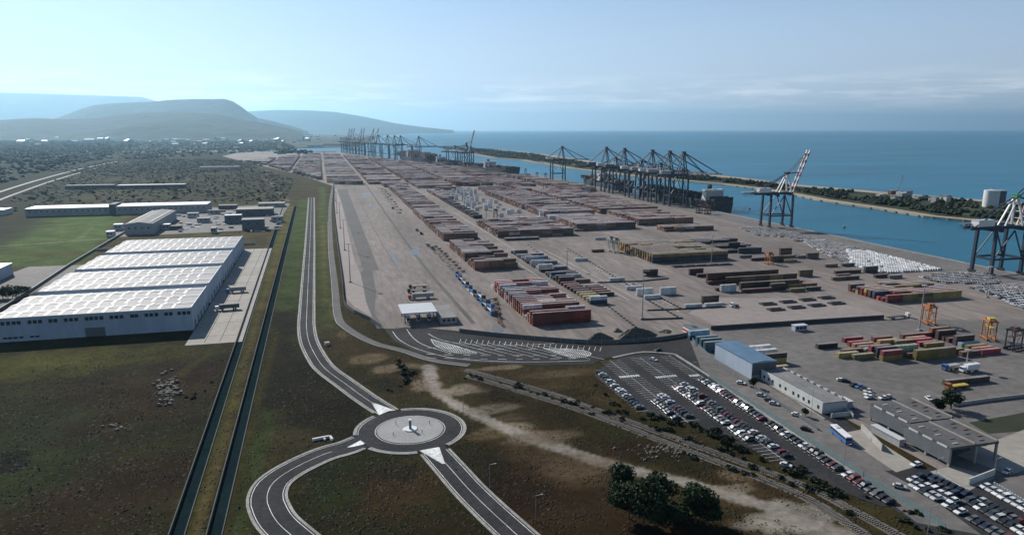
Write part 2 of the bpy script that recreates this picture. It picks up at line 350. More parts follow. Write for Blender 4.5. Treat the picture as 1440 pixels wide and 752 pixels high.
# --- hills
def ridge(name, prof, D, front, back, mat, seed, rough=.05):
    rng = np.random.default_rng(seed); xs = np.array([p[0] for p in prof], float); ys = np.array([p[1] for p in prof], float)
    n = 170; px = np.linspace(xs[0], xs[-1], n); yy = np.interp(px, xs, ys); m = 22; V = []; F = []
    s = np.linspace(-1, 1, m)
    for i in range(n):
        a = (px[i]-720)/FPX; cz = CAM_H+(182-yy[i])/FPX*D
        for j in range(m):
            t = s[j]; d = D+(front*t if t < 0 else back*t)*D
            f = d; r = a*d; h = max(cz*(1-abs(t)**1.25), 0)
            x, y = r*math.cos(YAW)+f*math.sin(YAW), -r*math.sin(YAW)+f*math.cos(YAW)
            nz = float(vnoise(np.array([x+seed*900]), np.array([y]), D*.09, 5)[0])-.5
            V.append((x, y, h+nz*cz*rough*6*(abs(t)**.7)*(1-abs(t))**.4-4+(nz*cz*rough if abs(t) < .1 else 0)))
    for i in range(n-1):
        for j in range(m-1): F.append((i*m+j, (i+1)*m+j, (i+1)*m+j+1, i*m+j+1))
    me = bpy.data.meshes.new(name); me.from_pydata(V, [], F); me.materials.append(mat); me.polygons.foreach_set('use_smooth', [True]*len(F))
    o = obj(name, me); o['kind'] = 'structure'
ridge('near_hills', [(-330, 176), (-150, 172), (0, 170), (55, 167), (110, 167.5), (151, 166), (185, 162), (215, 159), (250, 158), (290, 158.5), (330, 163), (350, 168), (385, 174), (415, 180), (432, 184)], 9500, .26, .25, MT['wood'], 3, .11)
ridge('headland_hill', [(60, 176), (101, 165), (130, 155), (151, 149), (180, 146), (227, 144.5), (265, 141.5), (300, 140.5), (328, 141), (340, 144), (350, 150), (360, 158), (372, 166), (395, 171), (420, 178), (440, 184)], 13500, .2, .2, MT['wood'], 5, .07)
ridge('far_ridge', [(-420, 126), (-200, 129), (0, 132), (101, 134.5), (215, 138), (260, 150), (330, 165), (400, 183)], 25000, .2, .2, MT['wood'], 8, .02)
ridge('coast_mountains', [(300, 166), (365, 157), (400, 155.5), (440, 156), (480, 158.5), (520, 165), (560, 173.5), (600, 179), (640, 183)], 26000, .15, .15, MT['wood'], 11, .02)

# --- painted field ground (albedo only): soil, grass and scrub colours
ROAD = GP('438,278 435.9,340 434.2,376 431.6,435.8 431,459.7 434.7,481 445.5,502.8 458.6,519.5 486.3,540 513,559.5 545,580')
RBC = (28.0, 262.0)
SW = GP('548,608 520,616 489,628.8 455.3,638.7 413,658.4 384.8,678 375.5,698 379,714.8 390.5,734.5 415,757 460,795')
SE = GP('600,622 633,658.4 658,686.6 686.5,714.8 715,741 745,768 800,815')
TRACK = GP('603,516 612,545 640,568 680,588 720,606 760,620 800,634 870,656 960,677 1050,703 1140,735 1230,770')
PATROL = [(22, 1560), (10, 1150), (5, 763), (5, 545), (5, 451), (9, 420), (22, 385), (37, 365), (50, 345), (66, 333)]
C1 = [(-46.5, 120), (-46.5, 205), (-58.5, 1145)]; C2 = [(-36, 120), (-36, 205), (-41.5, 1141)]
def paint_ground(X, Y):
    n1 = vnoise(X, Y, 60); n2 = vnoise(X+900, Y, 14); n3 = vnoise(X, Y+700, 180); n4 = vnoise(X+300, Y+300, 5)
    w = (n2-.5)*16+(n4-.5)*6
    col = np.stack([.055+.03*n1, .058+.028*n1, .032+.014*n1], -1)*(.72+.55*n2)[..., None]
    def lay(mask, c, var=.5):
        nonlocal col
        c = np.array(c)[None]*(1-var/2+var*n2)[..., None]; col = col*(1-mask[..., None])+c*mask[..., None]
    def poly(s, c, soft=6, wob=1.0, k=1.0, var=.5):
        P = GP(s) if isinstance(s, str) else s
        lay(k*smoothstep(soft, -soft, sdist(X, Y, P)+w*wob), c, var)
    def blob(px, py, rx, ry, c, k=.8):
        cx, cy = G(px, py); d = np.hypot((X-cx)/rx, (Y-cy)/ry)+(n2-.5)*1.3+(n1-.5)*.7+(n4-.5)*.5; lay(k*smoothstep(1.15, .55, d), c)
    def line(L, r, c, k=1.0, soft=1.5, wob=.25):
        lay(k*smoothstep(r+soft, r-soft, ldist(X, Y, L)+w*wob), c, .3)
    # left near field: green above, brown and purple scrub towards the middle
    poly('-80,500 335,468 330,540 240,760 -200,760', (.040, .048, .020), 5, .6)
    blob(200, 560, 40, 42, (.052, .039, .024), .8); blob(170, 690, 45, 40, (.05, .038, .024), .8); blob(110, 610, 30, 25, (.048, .036, .026), .5)
    blob(60, 510, 60, 26, (.105, .125, .03), .95); blob(230, 498, 40, 10, (.075, .085, .025), .7); blob(20, 660, 28, 40, (.045, .075, .03), .9); blob(90, 585, 24, 18, (.04, .062, .032), .7); blob(250, 520, 25, 16, (.048, .033, .026), .6)
    blob(12, 655, 9, 7, (.018, .022, .012), .9); blob(18, 640, 8, 4, (.018, .022, .012), .8); blob(235, 552, 6, 13, (.12, .1, .08), .55); blob(165, 603, 10, 3, (.1, .09, .06), .5)
    line(GP('312,478 290,500 262,520 255,528'), 2.2, (.085, .09, .04), .8)
    # far green fields on the left
    poly('-200,310 60,304 185,302 150,322 175,330 120,345 -200,350', (.085, .16, .045), 6, .5)
    poly('-200,352 148,343 118,372 -200,383', (.08, .145, .042), 6, .5); blob(80, 358, 30, 12, (.10, .095, .04), .6)
    line(GP('0,346 60,342 140,336'), 1.8, (.26, .24, .2), .9); line(GP('0,320 60,317 120,315 141,317'), 1.2, (.2, .19, .14), .8); line(GP('131,318 112,335'), 1.2, (.2, .19, .14), .8)
    # bank between the two ditches, with wheel ruts
    poly([(-43, 100), (-39, 100), (-43, 1150), (-56, 1150)], (.10, .12, .036), 2, .2)
    line([(-41.8, 100), (-42, 240), (-50.3, 1140)], .7, (.13, .115, .06), .8, .7, .12); line([(-40, 100), (-40.2, 240), (-48.5, 1140)], .7, (.13, .115, .06), .8, .7, .12)
    # green strip between ditch and road, darker tussocks close by
    poly([(-34, 100), (-18, 380), (-18, 700), (-22, 1255), (-39, 1255)], (.066, .115, .04), 3, .4)
    poly([(-34, 100), (-30, 300), (10, 240), (14, 300), (-18, 380), (-20, 470), (-38, 470)], (.028, .032, .015), 6, .6)
    poly([(-33, 180), (-29, 420), (-32, 420), (-36, 180)], (.075, .078, .03), 2, .2)
    # verge between the road and the patrol road
    poly([(-7, 1500), (6, 1500), (2, 700), (2, 430), (10, 400), (-7, 430), (-8, 700)], (.085, .13, .048), 4, .4)
    line([(-1, 900), (-1, 640), (0, 520), (2, 440)], 1.6, (.16, .14, .075), .6)
    # dry ground round the entrance and along the dirt track
    poly('455,478 478,462 500,470 545,496 600,510 650,520 600,560 560,545 520,520 490,505', (.088, .075, .045), 6, .8)
    blob(520, 505, 10, 9, (.17, .14, .09), .8); blob(555, 518, 12, 7, (.18, .15, .105), .8); blob(605, 540, 9, 12, (.2, .165, .12), .9); blob(480, 470, 4, 12, (.15, .125, .08), .6)
    blob(538, 540, 9, 8, (.03, .034, .016), .8); blob(575, 523, 8, 4, (.026, .03, .015), .9); blob(500, 522, 7, 8, (.036, .04, .02), .7)
    poly('600,518 840,514 870,520 836,532 870,560 905,582 840,570 700,528', (.085, .076, .042), 4, .5)
    blob(700, 517, 22, 4, (.2, .165, .12), .7); blob(790, 525, 20, 7, (.15, .125, .085), .7); blob(660, 525, 10, 6, (.07, .075, .035), .7); blob(810, 550, 16, 6, (.045, .05, .024), .7)
    # waste ground between the loop road and the railway
    poly('650,590 760,640 900,690 1100,760 760,770 690,700 645,650', (.054, .041, .024), 6, .8)
    blob(670, 640, 8, 22, (.030, .040, .018), .7); blob(760, 625, 15, 9, (.13, .105, .07), .7); blob(800, 660, 11, 16, (.125, .10, .065), .75); blob(690, 612, 12, 5, (.13, .11, .065), .8)
    blob(730, 700, 14, 13, (.040, .030, .021), .8); blob(830, 720, 14, 10, (.06, .046, .03), .7); blob(715, 600, 14, 6, (.18, .155, .12), .7); blob(790, 605, 18, 6, (.15, .115, .08), .75); blob(735, 585, 20, 5, (.12, .11, .085), .6)
    poly('660,535 905,600 1100,690 1280,760 1140,760 960,670 760,605', (.05, .047, .026), 4, .7)
    blob(880, 605, 30, 8, (.048, .058, .026), .7); blob(850, 640, 14, 7, (.06, .04, .03), .6); blob(1035, 665, 9, 6, (.16, .13, .09), .8); blob(1085, 700, 20, 7, (.10, .08, .05), .6)
    blob(950, 640, 22, 5, (.032, .036, .018), .8); blob(1000, 655, 25, 4, (.038, .042, .02), .8)
    # inside of the loop road
    poly('480,640 560,634 640,680 720,760 440,760 395,710 430,665', (.042, .046, .021), 4, .7)
    blob(570, 690, 16, 18, (.085, .062, .036), .8); blob(460, 690, 11, 15, (.03, .055, .019), .85); blob(500, 650, 12, 6, (.036, .06, .02), .7); blob(560, 665, 9, 6, (.026, .03, .014), .8); blob(620, 735, 12, 8, (.05, .042, .026), .7)
    # dirt track
    lay(.92*smoothstep(4.0, 2.2, ldist(X, Y, smooth_line(TRACK, 6))+(n4-.5)*2.6+(n2-.5)*2.4), (.31, .29, .265), .2); lay(.32*smoothstep(8, 3, ldist(X, Y, smooth_line(TRACK, 6))+(n4-.5)*6+(n2-.5)*6), (.15, .13, .1), .4)
    blob(760, 615, 16, 6, (.16, .135, .105), .75); blob(690, 575, 16, 6, (.17, .15, .12), .75); blob(820, 655, 13, 9, (.14, .115, .085), .7); blob(640, 548, 14, 9, (.2, .17, .13), .8); blob(1120, 730, 18, 9, (.26, .24, .21), .85); blob(1190, 748, 14, 6, (.2, .18, .15), .7); blob(1010, 690, 12, 4, (.2, .18, .145), .6)
    # scrubland beyond the yards
    poly('180,300 405,280 420,250 345,230 150,222 -200,300 100,290', (.046, .052, .028), 20, 1.5)
    for k in range(34):
        blob(random.uniform(60, 420), random.uniform(218, 284), random.uniform(18, 80), random.uniform(12, 60), random.choice([(.085, .08, .042), (.035, .045, .024), (.07, .088, .04), (.095, .085, .05)]), .6)
    poly('-200,420 40,330 165,232 100,205 -300,210', (.026, .036, .02), 30, 1.5); poly('-300,240 420,232 500,205 100,196 -400,200', (.028, .036, .022), 40, 2)
    line(GP('405,283 385,262 368,236'), 3, (.2, .18, .14), .7)
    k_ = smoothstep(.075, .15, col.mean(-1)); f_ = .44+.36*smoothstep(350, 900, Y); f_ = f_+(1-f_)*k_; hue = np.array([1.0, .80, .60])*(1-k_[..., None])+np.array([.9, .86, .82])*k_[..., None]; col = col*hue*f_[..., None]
    return np.clip(col, .006, .6)
def ground_grid(name, xs, ys, z):
    X, Y = np.meshgrid(xs, ys, indexing='xy'); nx, ny = len(xs), len(ys)
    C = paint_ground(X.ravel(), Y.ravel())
    hz = (vnoise(X.ravel(), Y.ravel(), 9)-.5)*.0+z
    V = np.stack([X.ravel(), Y.ravel(), hz], -1)
    i = np.arange(nx-1)[None, :]+np.arange(ny-1)[:, None]*nx; F = np.stack([i, i+1, i+1+nx, i+nx], -1).reshape(-1, 4)
    me = bpy.data.meshes.new(name); me.vertices.add(len(V)); me.vertices.foreach_set('co', V.ravel())
    me.loops.add(F.size); me.loops.foreach_set('vertex_index', F.ravel().astype(np.int32))
    me.polygons.add(len(F)); me.polygons.foreach_set('loop_start', np.arange(0, F.size, 4, dtype=np.int32))
    me.update(calc_edges=True)
    at = me.color_attributes.new('Col', 'FLOAT_COLOR', 'POINT'); at.data.foreach_set('color', np.concatenate([C, np.ones((len(C), 1))], 1).ravel())
    me.materials.append(MT['terrain']); o = obj(name, me); o['kind'] = 'structure'; return o
_ys = [60.0]
while _ys[-1] < 1700: _ys.append(_ys[-1]+max(1.1, _ys[-1]*.0052-.3))
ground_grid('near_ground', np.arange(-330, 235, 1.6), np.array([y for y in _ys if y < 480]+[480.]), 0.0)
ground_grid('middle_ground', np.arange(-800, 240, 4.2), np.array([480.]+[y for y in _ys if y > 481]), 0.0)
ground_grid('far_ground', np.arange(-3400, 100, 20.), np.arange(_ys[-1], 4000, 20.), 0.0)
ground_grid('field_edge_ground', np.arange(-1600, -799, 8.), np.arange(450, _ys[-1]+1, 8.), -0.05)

# --- terminal yard
YARD = [(31, 411), (24, 430), (15, 455), (10.5, 476), (11.5, 760), (14, 1100), (22, 1528), (-59, 1971), (-264, 2758), (-420, 3400), (-400, 4050)]+[(QUAY[i][0]-1.4, QUAY[i][1]) for i in range(5, -1, -1)]+[(201, -300), (201, 330)]+GP('975,470 930,476.5 846,482 770,477.5 700,471.5 645,465.5 600,461')
sheet('terminal_yard', YARD, .06, MT['yard'])
sheet('yard_asphalt_strip', GP('474,266 488,266 533,380 511,380'), .10, MT['yard_dark'])
sheet('yard_asphalt_lane', GP('511,380 523,380 529,410 526,440 541,462 530,462 515,425 507,383'), .104, MT['yard_dark'])
sheet('yard_pale_apron', [(16, 470), (27, 436), (29, 500), (24, 640), (30, 1440), (22, 1470), (12.5, 800), (11.5, 500)], .09, MT['yard_light'])
sheet('yard_pale_apron', [(225, 366), (345, 361), (330, 410), (262, 432), (222, 398)], .09, MT['yard_light'])
sheet('lower_yard_asphalt', [(205, 100), (420, 100), (420, 330), (330, 352.5), (215, 357.5), (206, 330)], .09, MT['yard_grey'])
sheet('quay_apron', [(484, 300), (542.4, 300), (542.4, 1640), (500, 1830), (470, 1820), (505, 1600), (505, 700), (492, 520)], .10, MT['yard_grey'])
dm = MB()
for L, w in (([(90, 1614), (81, 718), (83, 465), (84, 409)], 1.5), ([(60, 1450), (56, 800), (58, 560)], .35), ([(108, 1500), (101, 800), (100, 420)], .3)): ribbon(dm, smooth_line(L, 30), -w, w, .115)
dm.build('yard_drain', [MT['yard_dark']])['kind'] = 'structure'
pd = MB()
for s in ('509,272 519,270.5 522,273.5 512,275', '576,352 588,351 590,357 579,358', '550,353 556,360 560,371 557,372 551,362', '690,463 700,461 708,464 698,467', '518,287 521,286 523,290 520,291'):
    P = smooth_line(GP(s)+GP(s)[:1], 1.0)[:-1]; pd.face([(x, y, .125) for x, y in (P if sum(P[i][0]*P[(i+1) % len(P)][1]-P[(i+1) % len(P)][0]*P[i][1] for i in range(len(P))) > 0 else P[::-1])])
pd.build('rain_puddles', [MT['puddle']])['kind'] = 'stuff'
pm = MB()   # faint bay and lane paint on the yard
for k in range(14):
    x0 = 160+0*k
for y0, y1, x in [(440, 880, 163), (440, 660, 200), (440, 660, 207), (420, 560, 222), (640, 1000, 178)]:
    ribbon(pm, [(x, y0), (x, (y0+y1)/2), (x, y1)], -.18, .18, .12)
for i in range(24): pm.box(208+1.7*i*0+((i % 2)*.0)+10, 208+10.8, 404+i*7.2, 404+i*7.2+1.2, .121, .125)
pm.build('yard_paint', [MT['white_line']])['kind'] = 'structure'

# --- roads
def build_roads():
    rd = MB(); kb = MB(); ln = MB()
    def inring(p, r=21.6): return math.hypot(p[0]-RBC[0], p[1]-RBC[1]) < r
    for L, hw in ((smooth_line(ROAD, 4), 4.4), (smooth_line(SW, 3), 5.4), (smooth_line(SE, 3), 4.9)):
        ribbon(rd, L, -hw, hw, .10)
        for s in (-1, 1):
            a, b = sorted((s*(hw), s*(hw+.95))); A = offset(L, a); B = offset(L, b)
            for i in range(len(A)-1):
                if inring(A[i]) or inring(B[i+1]) or inring(A[i+1]) or inring(B[i]): continue
                q = [A[i], B[i], B[i+1], A[i+1]]
                kb.hexa([(p[0], p[1], 0) for p in q]+[(p[0], p[1], .24) for p in q], 0, skip=(0,))
            e = s*(hw-.55); E_ = offset(L, e-.11); F_ = offset(L, e+.11)
            for i in range(len(E_)-1):
                if inring(E_[i], 20.4): continue
                ln.face([(p[0], p[1], .145) for p in (E_[i], F_[i], F_[i+1], E_[i+1])])
        Cc = [p for p in L if not inring(p, 30)]; ribbon(ln, Cc, -.1, .1, .145)
    # roundabout
    n = 96; cs = [(math.cos(2*math.pi*i/n), math.sin(2*math.pi*i/n)) for i in range(n+1)]
    def ring(mb, r0, r1, z, m=0, thick=0):
        for i in range(n):
            a, b = cs[i], cs[i+1]; q = [(RBC[0]+r0*a[0], RBC[1]+r0*a[1]), (RBC[0]+r1*a[0], RBC[1]+r1*a[1]), (RBC[0]+r1*b[0], RBC[1]+r1*b[1]), (RBC[0]+r0*b[0], RBC[1]+r0*b[1])]
            if thick: mb.hexa([(*p, z) for p in q]+[(*p, z+thick) for p in q], m, skip=(0,))
            else: mb.face([(*p, z) for p in q], m)
    ring(rd, 12, 20.6, .106); 
    for i in range(n):
        a, b = cs[i], cs[i+1]; mid = (RBC[0]+21.3*(a[0]+b[0])/2, RBC[1]+21.3*(a[1]+b[1])/2)
        near = min(float(ldist(np.array([mid[0]]), np.array([mid[1]]), L)[0])-w for L, w in ((ROAD, 6.2), (SW, 6.8), (SE, 6.4)))
        if near > 0:
            q = [(RBC[0]+r*c[0], RBC[1]+r*c[1]) for r, c in ((20.6, a), (22, a), (22, b), (20.6, b))]
            kb.hexa([(*p, 0) for p in q]+[(*p, .24) for p in q], 0, skip=(0,))
            q = [(RBC[0]+r*c[0], RBC[1]+r*c[1]) for r, c in ((20.0, a), (20.22, a), (20.22, b), (20.0, b))]; ln.face([(*p, .145) for p in q])
    ring(ln, 13.45, 13.7, .145)
    ring(kb, 12.6, 13.05, .1, thick=.2)
    for r, z in ((12.6, .26),):
        P = [(RBC[0]+r*c[0], RBC[1]+r*c[1], z) for c in cs[:-1]]; isl = MB(); isl.face(P)
        for r0 in (9.9, 7.4): ring(isl, r0, r0+.25, z+.005, 1)
        isl.build('roundabout_island', [MT['paving'], MT['concrete']])['kind'] = 'structure'
    # white splitter islands at the three arms
    sp = MB()
    for s in ('522,565 533,583.5 547.5,577.5 556,577', '590,633.5 616,628.6 618,629 626,652 622,652', '488,629 507,619 514,624 497,628'):
        P = GP(s, .15); a = sum(P[i][0]*P[(i+1) % len(P)][1]-P[(i+1) % len(P)][0]*P[i][1] for i in range(len(P)))
        sp.prism(P, .1, .27)
    sp.build('splitter_islands', [MT['white_line']])['kind'] = 'structure'
    rd.build('main_road', [MT['asphalt']])['kind'] = 'structure'; kb.build('footway_kerb', [MT['kerb']])['kind'] = 'structure'; ln.build('road_markings', [MT['white_line']])['kind'] = 'structure'
    pr = MB(); L = smooth_line(PATROL, 5); ribbon(pr, L, -2.3, 2.3, .08); pr.build('patrol_road', [MT['old_asphalt']])['kind'] = 'structure'
    pk = MB(); ribbon(pk, L[len(L)//2:], 2.3, 2.75, .0, thick=.3); pk.build('patrol_kerb', [MT['kerb']])['kind'] = 'structure'
    # entrance road, road along the car park
    ENT = GP('541,464 556,480 585,495 630,507 690,511 760,514 832,512 850,504 880,498 930,496 970,515 1030,558 1090,600 1150,640 1215,685 1290,740 1330,775 1480,790 1400,730 1310,680 1240,628 1180,585 1120,552 1050,515 1003,487 970,472 930,477 880,482 846,485 770,480 700,474 645,468 612,463 570,460')
    sheet('entrance_road', ENT, .12, MT['asphalt'])
    sheet('lot_access_road', GP('970,478 1003,496 1050,524 1120,566 1180,600 1240,646 1310,700 1380,752 1290,735 1215,680 1150,635 1090,595 1030,553 985,517'), .124, MT['yard_grey'])
    el = MB()
    def pl(s, w=.3, z=.15, closed=False): ribbon(el, smooth_line(GP(s), 3), -w/2, w/2, z)
    pl('552,466 562,478 585,490 620,500 660,506 740,509 830,507', .35); pl('572,463 580,474 596,485 634,497', .4); pl('602,469 615,476 640,482 700,486 780,483', .3)
    for k in range(26):   # bays along the yard fence
        a = G(648+k*7.9, 476.5+k*.47); b = G(646+k*7.9, 482+k*.47); ribbon(el, [a, b], -.12, .12, .15)
    for k in range(9):    # slanting lorry lanes
        a = G(606+k*20, 478+k*1.0); b = G(690+k*20, 500+k*.7); ribbon(el, [a, b], -.13, .13, .15)
    for y in (489, 498, 503):
        dashes(el, smooth_line(GP(f'600,{y} 700,{y+2} 820,{y+1}'), 1.5), 0, .35, 4, 5, .15)
    for s, n in (('764,490 800,491 822,493 831,497 826,501 812,503 800,501', 16), ('606,477 640,486 662,494 670,497 640,496 614,487', 14)):
        P = GP(s); xs = [p[0] for p in P]; ys = [p[1] for p in P]   # hatched island: border and diagonal bars
        ribbon(el, smooth_line(P+P[:1], 2), -.25, .25, .15)
        for k in range(38):
            x = min(xs)+k*(max(xs)-min(xs)+20)/38-10; q = [(x+t*12, min(ys)+t*(max(ys)-min(ys))) for t in np.linspace(0, 1, 40)]
            d = sdist(np.array([p[0] for p in q]), np.array([p[1] for p in q]), P); ii = [p for p, e in zip(q, d) if e < -.1]
            if len(ii) > 1: ribbon(el, [ii[0], ii[-1]], -.17, .17, .149)
    
    # long car park
    LOT = GP('836,528 848,516 870,503 905,497 945,499 1000,533 1060,575 1130,622 1200,668 1262,712 1240,712 1180,690 1112,655 1038,624 975,595 905,580 868,556')
    sheet('car_park', LOT, .128, MT['asphalt'])
    for x, y0, y1 in ((127.2, 256, 306), (131.2, 240, 318), (136.8, 240, 322), (142.2, 240, 322), (147.6, 212, 318), (153.4, 200, 322), (159, 198, 320), (164.2, 170, 318), (169.8, 172, 322)):
        if x in (136.8, 153.4, 169.8): ribbon(el, [(x, y0), (x, y1)], -.07, .07, .15)
    for x0, x1, y0, y1 in ((131.4, 142.2, 242, 322), (147.9, 159, 202, 322), (164.4, 169.7, 172, 320), (121.5, 126.8, 256, 304)):
        y = y0
        while y < y1: el.face(((x0, y, .151), (x1, y, .151), (x1, y+.13, .151), (x0, y+.13, .151))); y += 2.55
    for x0, x1, y in ((131.5, 142, 296), (148, 159, 291), (164.5, 169.8, 289)):
        for k in range(9): el.face(((x0+k*(x1-x0)/9, y, .152), (x0+(k+.6)*(x1-x0)/9, y, .152), (x0+(k+.6)*(x1-x0)/9, y+2.4, .152), (x0+k*(x1-x0)/9, y+2.4, .152)))
    el.build('entrance_markings', [MT['white_line']])['kind'] = 'structure'
    for s in ('862,503 895,492 905,497 880,500', '905,500 930,491 968,489 985,496 960,498 925,500'):
        pass
    km = MB()
    ribbon(km, smooth_line(GP('948,498 1000,531 1060,573 1130,620 1200,665'), 4), -1.0, .6, .1, thick=.16)
    ribbon(km, smooth_line(GP('862,503 905,495 948,498'), 4), -.8, .8, .1, thick=.16)
    ribbon(km, smooth_line(GP('964,470 990,484 1040,516 1100,552 1160,590'), 4), -.5, .5, .1, thick=.3)
    km.build('car_park_kerb', [MT['kerb']])['kind'] = 'structure'
build_roads()
# --- ditches
def ditch(L):
    mb = MB(); P = smooth_line(L, 40)
    ribbon(mb, P, -1.9, 1.9, .05, m=0); ribbon(mb, P, -2.2, -1.9, 0, thick=1.3, m=1); ribbon(mb, P, 1.9, 2.2, 0, thick=.3, m=1)
    o = mb.build('drainage_ditch', [MT['canal'], MT['canal_wall']]); o['kind'] = 'structure'
ditch(C1); ditch(C2)
# --- highway far left
hw = MB(); L = smooth_line(GP('-40,286 0,272 60,253 120,237 166,228'), 40)
ribbon(hw, L, -9, -1, .6, thick=.5); ribbon(hw, L, 26, 32, .1, thick=.4); hw.build('highway', [MT['slab']])['kind'] = 'structure'
sheet('warehouse_yard', [(-77.5, 405), (-60, 405), (-48, 405), (-52, 735), (-77.5, 735)], .07, MT['slab'])
sheet('industrial_yard', GP('150,334 386,322 408,286 300,292 240,296 170,322'), .07, MT['yard_grey'])
sheet('warehouse_side_yard', GP('40,375 125,372 30,420 -60,470 -80,420'), .07, MT['yard_grey'])
sheet('lower_car_park', GP('1244,662 1300,656 1345,666 1400,688 1490,738 1490,812 1440,785 1360,730 1300,692'), .132, MT['asphalt'])
sl = MB()
for k in range(11): ribbon(sl, [(-76, 420+k*30), (-50, 420+k*30)], -.25, .25, .10)
for x in (-68, -60): ribbon(sl, [(x, 408), (x, 735)], -.2, .2, .10)
sl.build('yard_slab_joints', [MT['yard_dark']])['kind'] = 'structure'
# --- haze: the sea air between here and the hills
hz = MB(); hz.box(-42000, 72000, -7000, 64000, -8, 1500)
ho = hz.build('haze', []); ho['kind'] = 'stuff'
hm = bpy.data.materials.new('sea_air'); hm.use_nodes = True; nt = hm.node_tree; nt.nodes.remove(nt.nodes['Principled BSDF'])
pv = nt.nodes.new('ShaderNodeVolumePrincipled'); pv.inputs['Density'].default_value = 3.0e-5; pv.inputs['Anisotropy'].default_value = .6; pv.inputs['Color'].default_value = (.42, .74, 1, 1)
nt.links.new(pv.outputs[0], nt.nodes['Material Output'].inputs['Volume']); ho.data.materials.append(hm)
# ================================================================== CONTAINERS
def container_mesh(L=12.19, W=2.44, Hh=2.6):
    mb = MB(); n = 14; e = .16
    for sy in (0, W):
        sgn = -1 if sy == 0 else 1
        for i in range(n):
            x0 = e+i*(L-2*e)/n; x1 = e+(i+1)*(L-2*e)/n; d0 = .0 if i % 2 else .07; y = sy-sgn*d0
            q = [(x0, y, .16), (x1, y, .16), (x1, y, Hh-.12), (x0, y, Hh-.12)]
            mb.face(q if sgn < 0 else q[::-1])
        for z0, z1 in ((0, .16), (Hh-.12, Hh)): mb.box(e, L-e, *sorted((sy, sy-sgn*.1)), z0, z1)
    for x in (0, L-e):
        for y in (0, W-.16): mb.box(x, x+e, y, y+.16, 0, Hh)
    nr = 10
    for i in range(nr):
        x0 = e+i*(L-2*e)/nr; x1 = e+(i+1)*(L-2*e)/nr; z = Hh-(.03 if i % 2 else .06)
        mb.face(((x0, .1, z), (x1, .1, z), (x1, W-.1, z), (x0, W-.1, z)))
    mb.face(((L-.06, .16, .1), (L-.06, W-.16, .1), (L-.06, W-.16, Hh-.1), (L-.06, .16, Hh-.1)))
    for x in (0, L-e): mb.box(x, x+e, .16, W-.16, Hh-.14, Hh-.01); mb.box(x, x+e, .16, W-.16, 0, .14)
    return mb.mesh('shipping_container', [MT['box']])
def door_mesh(W=2.44, Hh=2.6):
    mb = MB(); mb.box(.03, .08, .17, W/2-.02, .15, Hh-.15); mb.box(.03, .08, W/2+.02, W-.17, .15, Hh-.15)
    for y in (.5, 1.0, W-1.0, W-.5): mb.box(-.01, .03, y-.03, y+.03, .12, Hh-.12, 1)
    return mb.mesh('door', [MT['box'], MT['steel']])
ME40, ME20, MEDOOR = container_mesh(), container_mesh(6.06), door_mesh()
PALS = {
    'mix': [('maroon', (.19, .032, .03)), ('dark red', (.25, .03, .03)), ('brown', (.17, .07, .04)), ('pale grey', (.42, .42, .43)), ('cream', (.46, .38, .25)), ('dusty pink', (.40, .2, .17)), ('rust brown', (.26, .08, .035)), ('dark blue', (.035, .055, .13)), ('maroon', (.19, .035, .032)), ('rust orange', (.34, .12, .05)), ('white', (.55, .56, .58))],
    'brown': [('brown', (.20, .09, .055)), ('dark brown', (.11, .06, .042)), ('grey brown', (.2, .135, .1)), ('maroon', (.19, .045, .038)), ('tan', (.31, .2, .12)), ('dark grey', (.1, .1, .1)), ('rust brown', (.27, .1, .05)), ('dull pink', (.34, .18, .15)), ('pale grey', (.42, .4, .39))],
    'yellow': [('ochre yellow', (.40, .29, .08)), ('tan', (.30, .22, .12)), ('brown', (.17, .09, .05)), ('dark red', (.18, .045, .035)), ('mustard', (.36, .27, .10)), ('dark green', (.045, .08, .06)), ('tan', (.30, .22, .12)), ('cream', (.42, .36, .24))],
    'red': [('red', (.34, .04, .04)), ('ochre yellow', (.40, .29, .08)), ('brown', (.16, .08, .05)), ('orange', (.38, .14, .06)), ('maroon', (.16, .035, .035)), ('mustard', (.38, .28, .10)), ('dark blue', (.05, .07, .13))],
    'reefer': [('white', (.6, .61, .62)), ('pale grey', (.45, .46, .48)), ('white', (.62, .63, .64))],
    'bluewhite': [('white', (.58, .6, .62)), ('pale blue', (.2, .32, .42)), ('blue', (.06, .15, .28)), ('grey', (.24, .25, .26)), ('dark blue', (.03, .06, .12)), ('pale grey', (.42, .44, .45))],
    'dark': [('dark grey', (.07, .072, .075)), ('black brown', (.05, .04, .036)), ('dark blue', (.035, .05, .08)), ('dark brown', (.08, .055, .045))],
    'far': [('f', (.26, .14, .1)), ('f', (.32, .2, .155)), ('f', (.21, .09, .065)), ('f', (.36, .26, .21)), ('f', (.17, .12, .1)), ('f', (.28, .13, .09)), ('f', (.5, .47, .45)), ('f', (.42, .33, .24))],
}
CAND = []       # every container of the near yard: (score, x, y, z, len, colour, label, group)
def put(x, y, t, L, colr, where, group, faces):
    z = .07+t*2.62; d = dist(x+L/2, y); s2 = (FPX/d)**2; dep = max(.12, (CAM_H-z)/d)
    sc = s2*(faces[0]*L*2.44*dep+faces[1]*L*2.6*.85+faces[2]*2.44*2.6*.5)
    CAND.append((sc, x, y, z, L, colr, where, group))
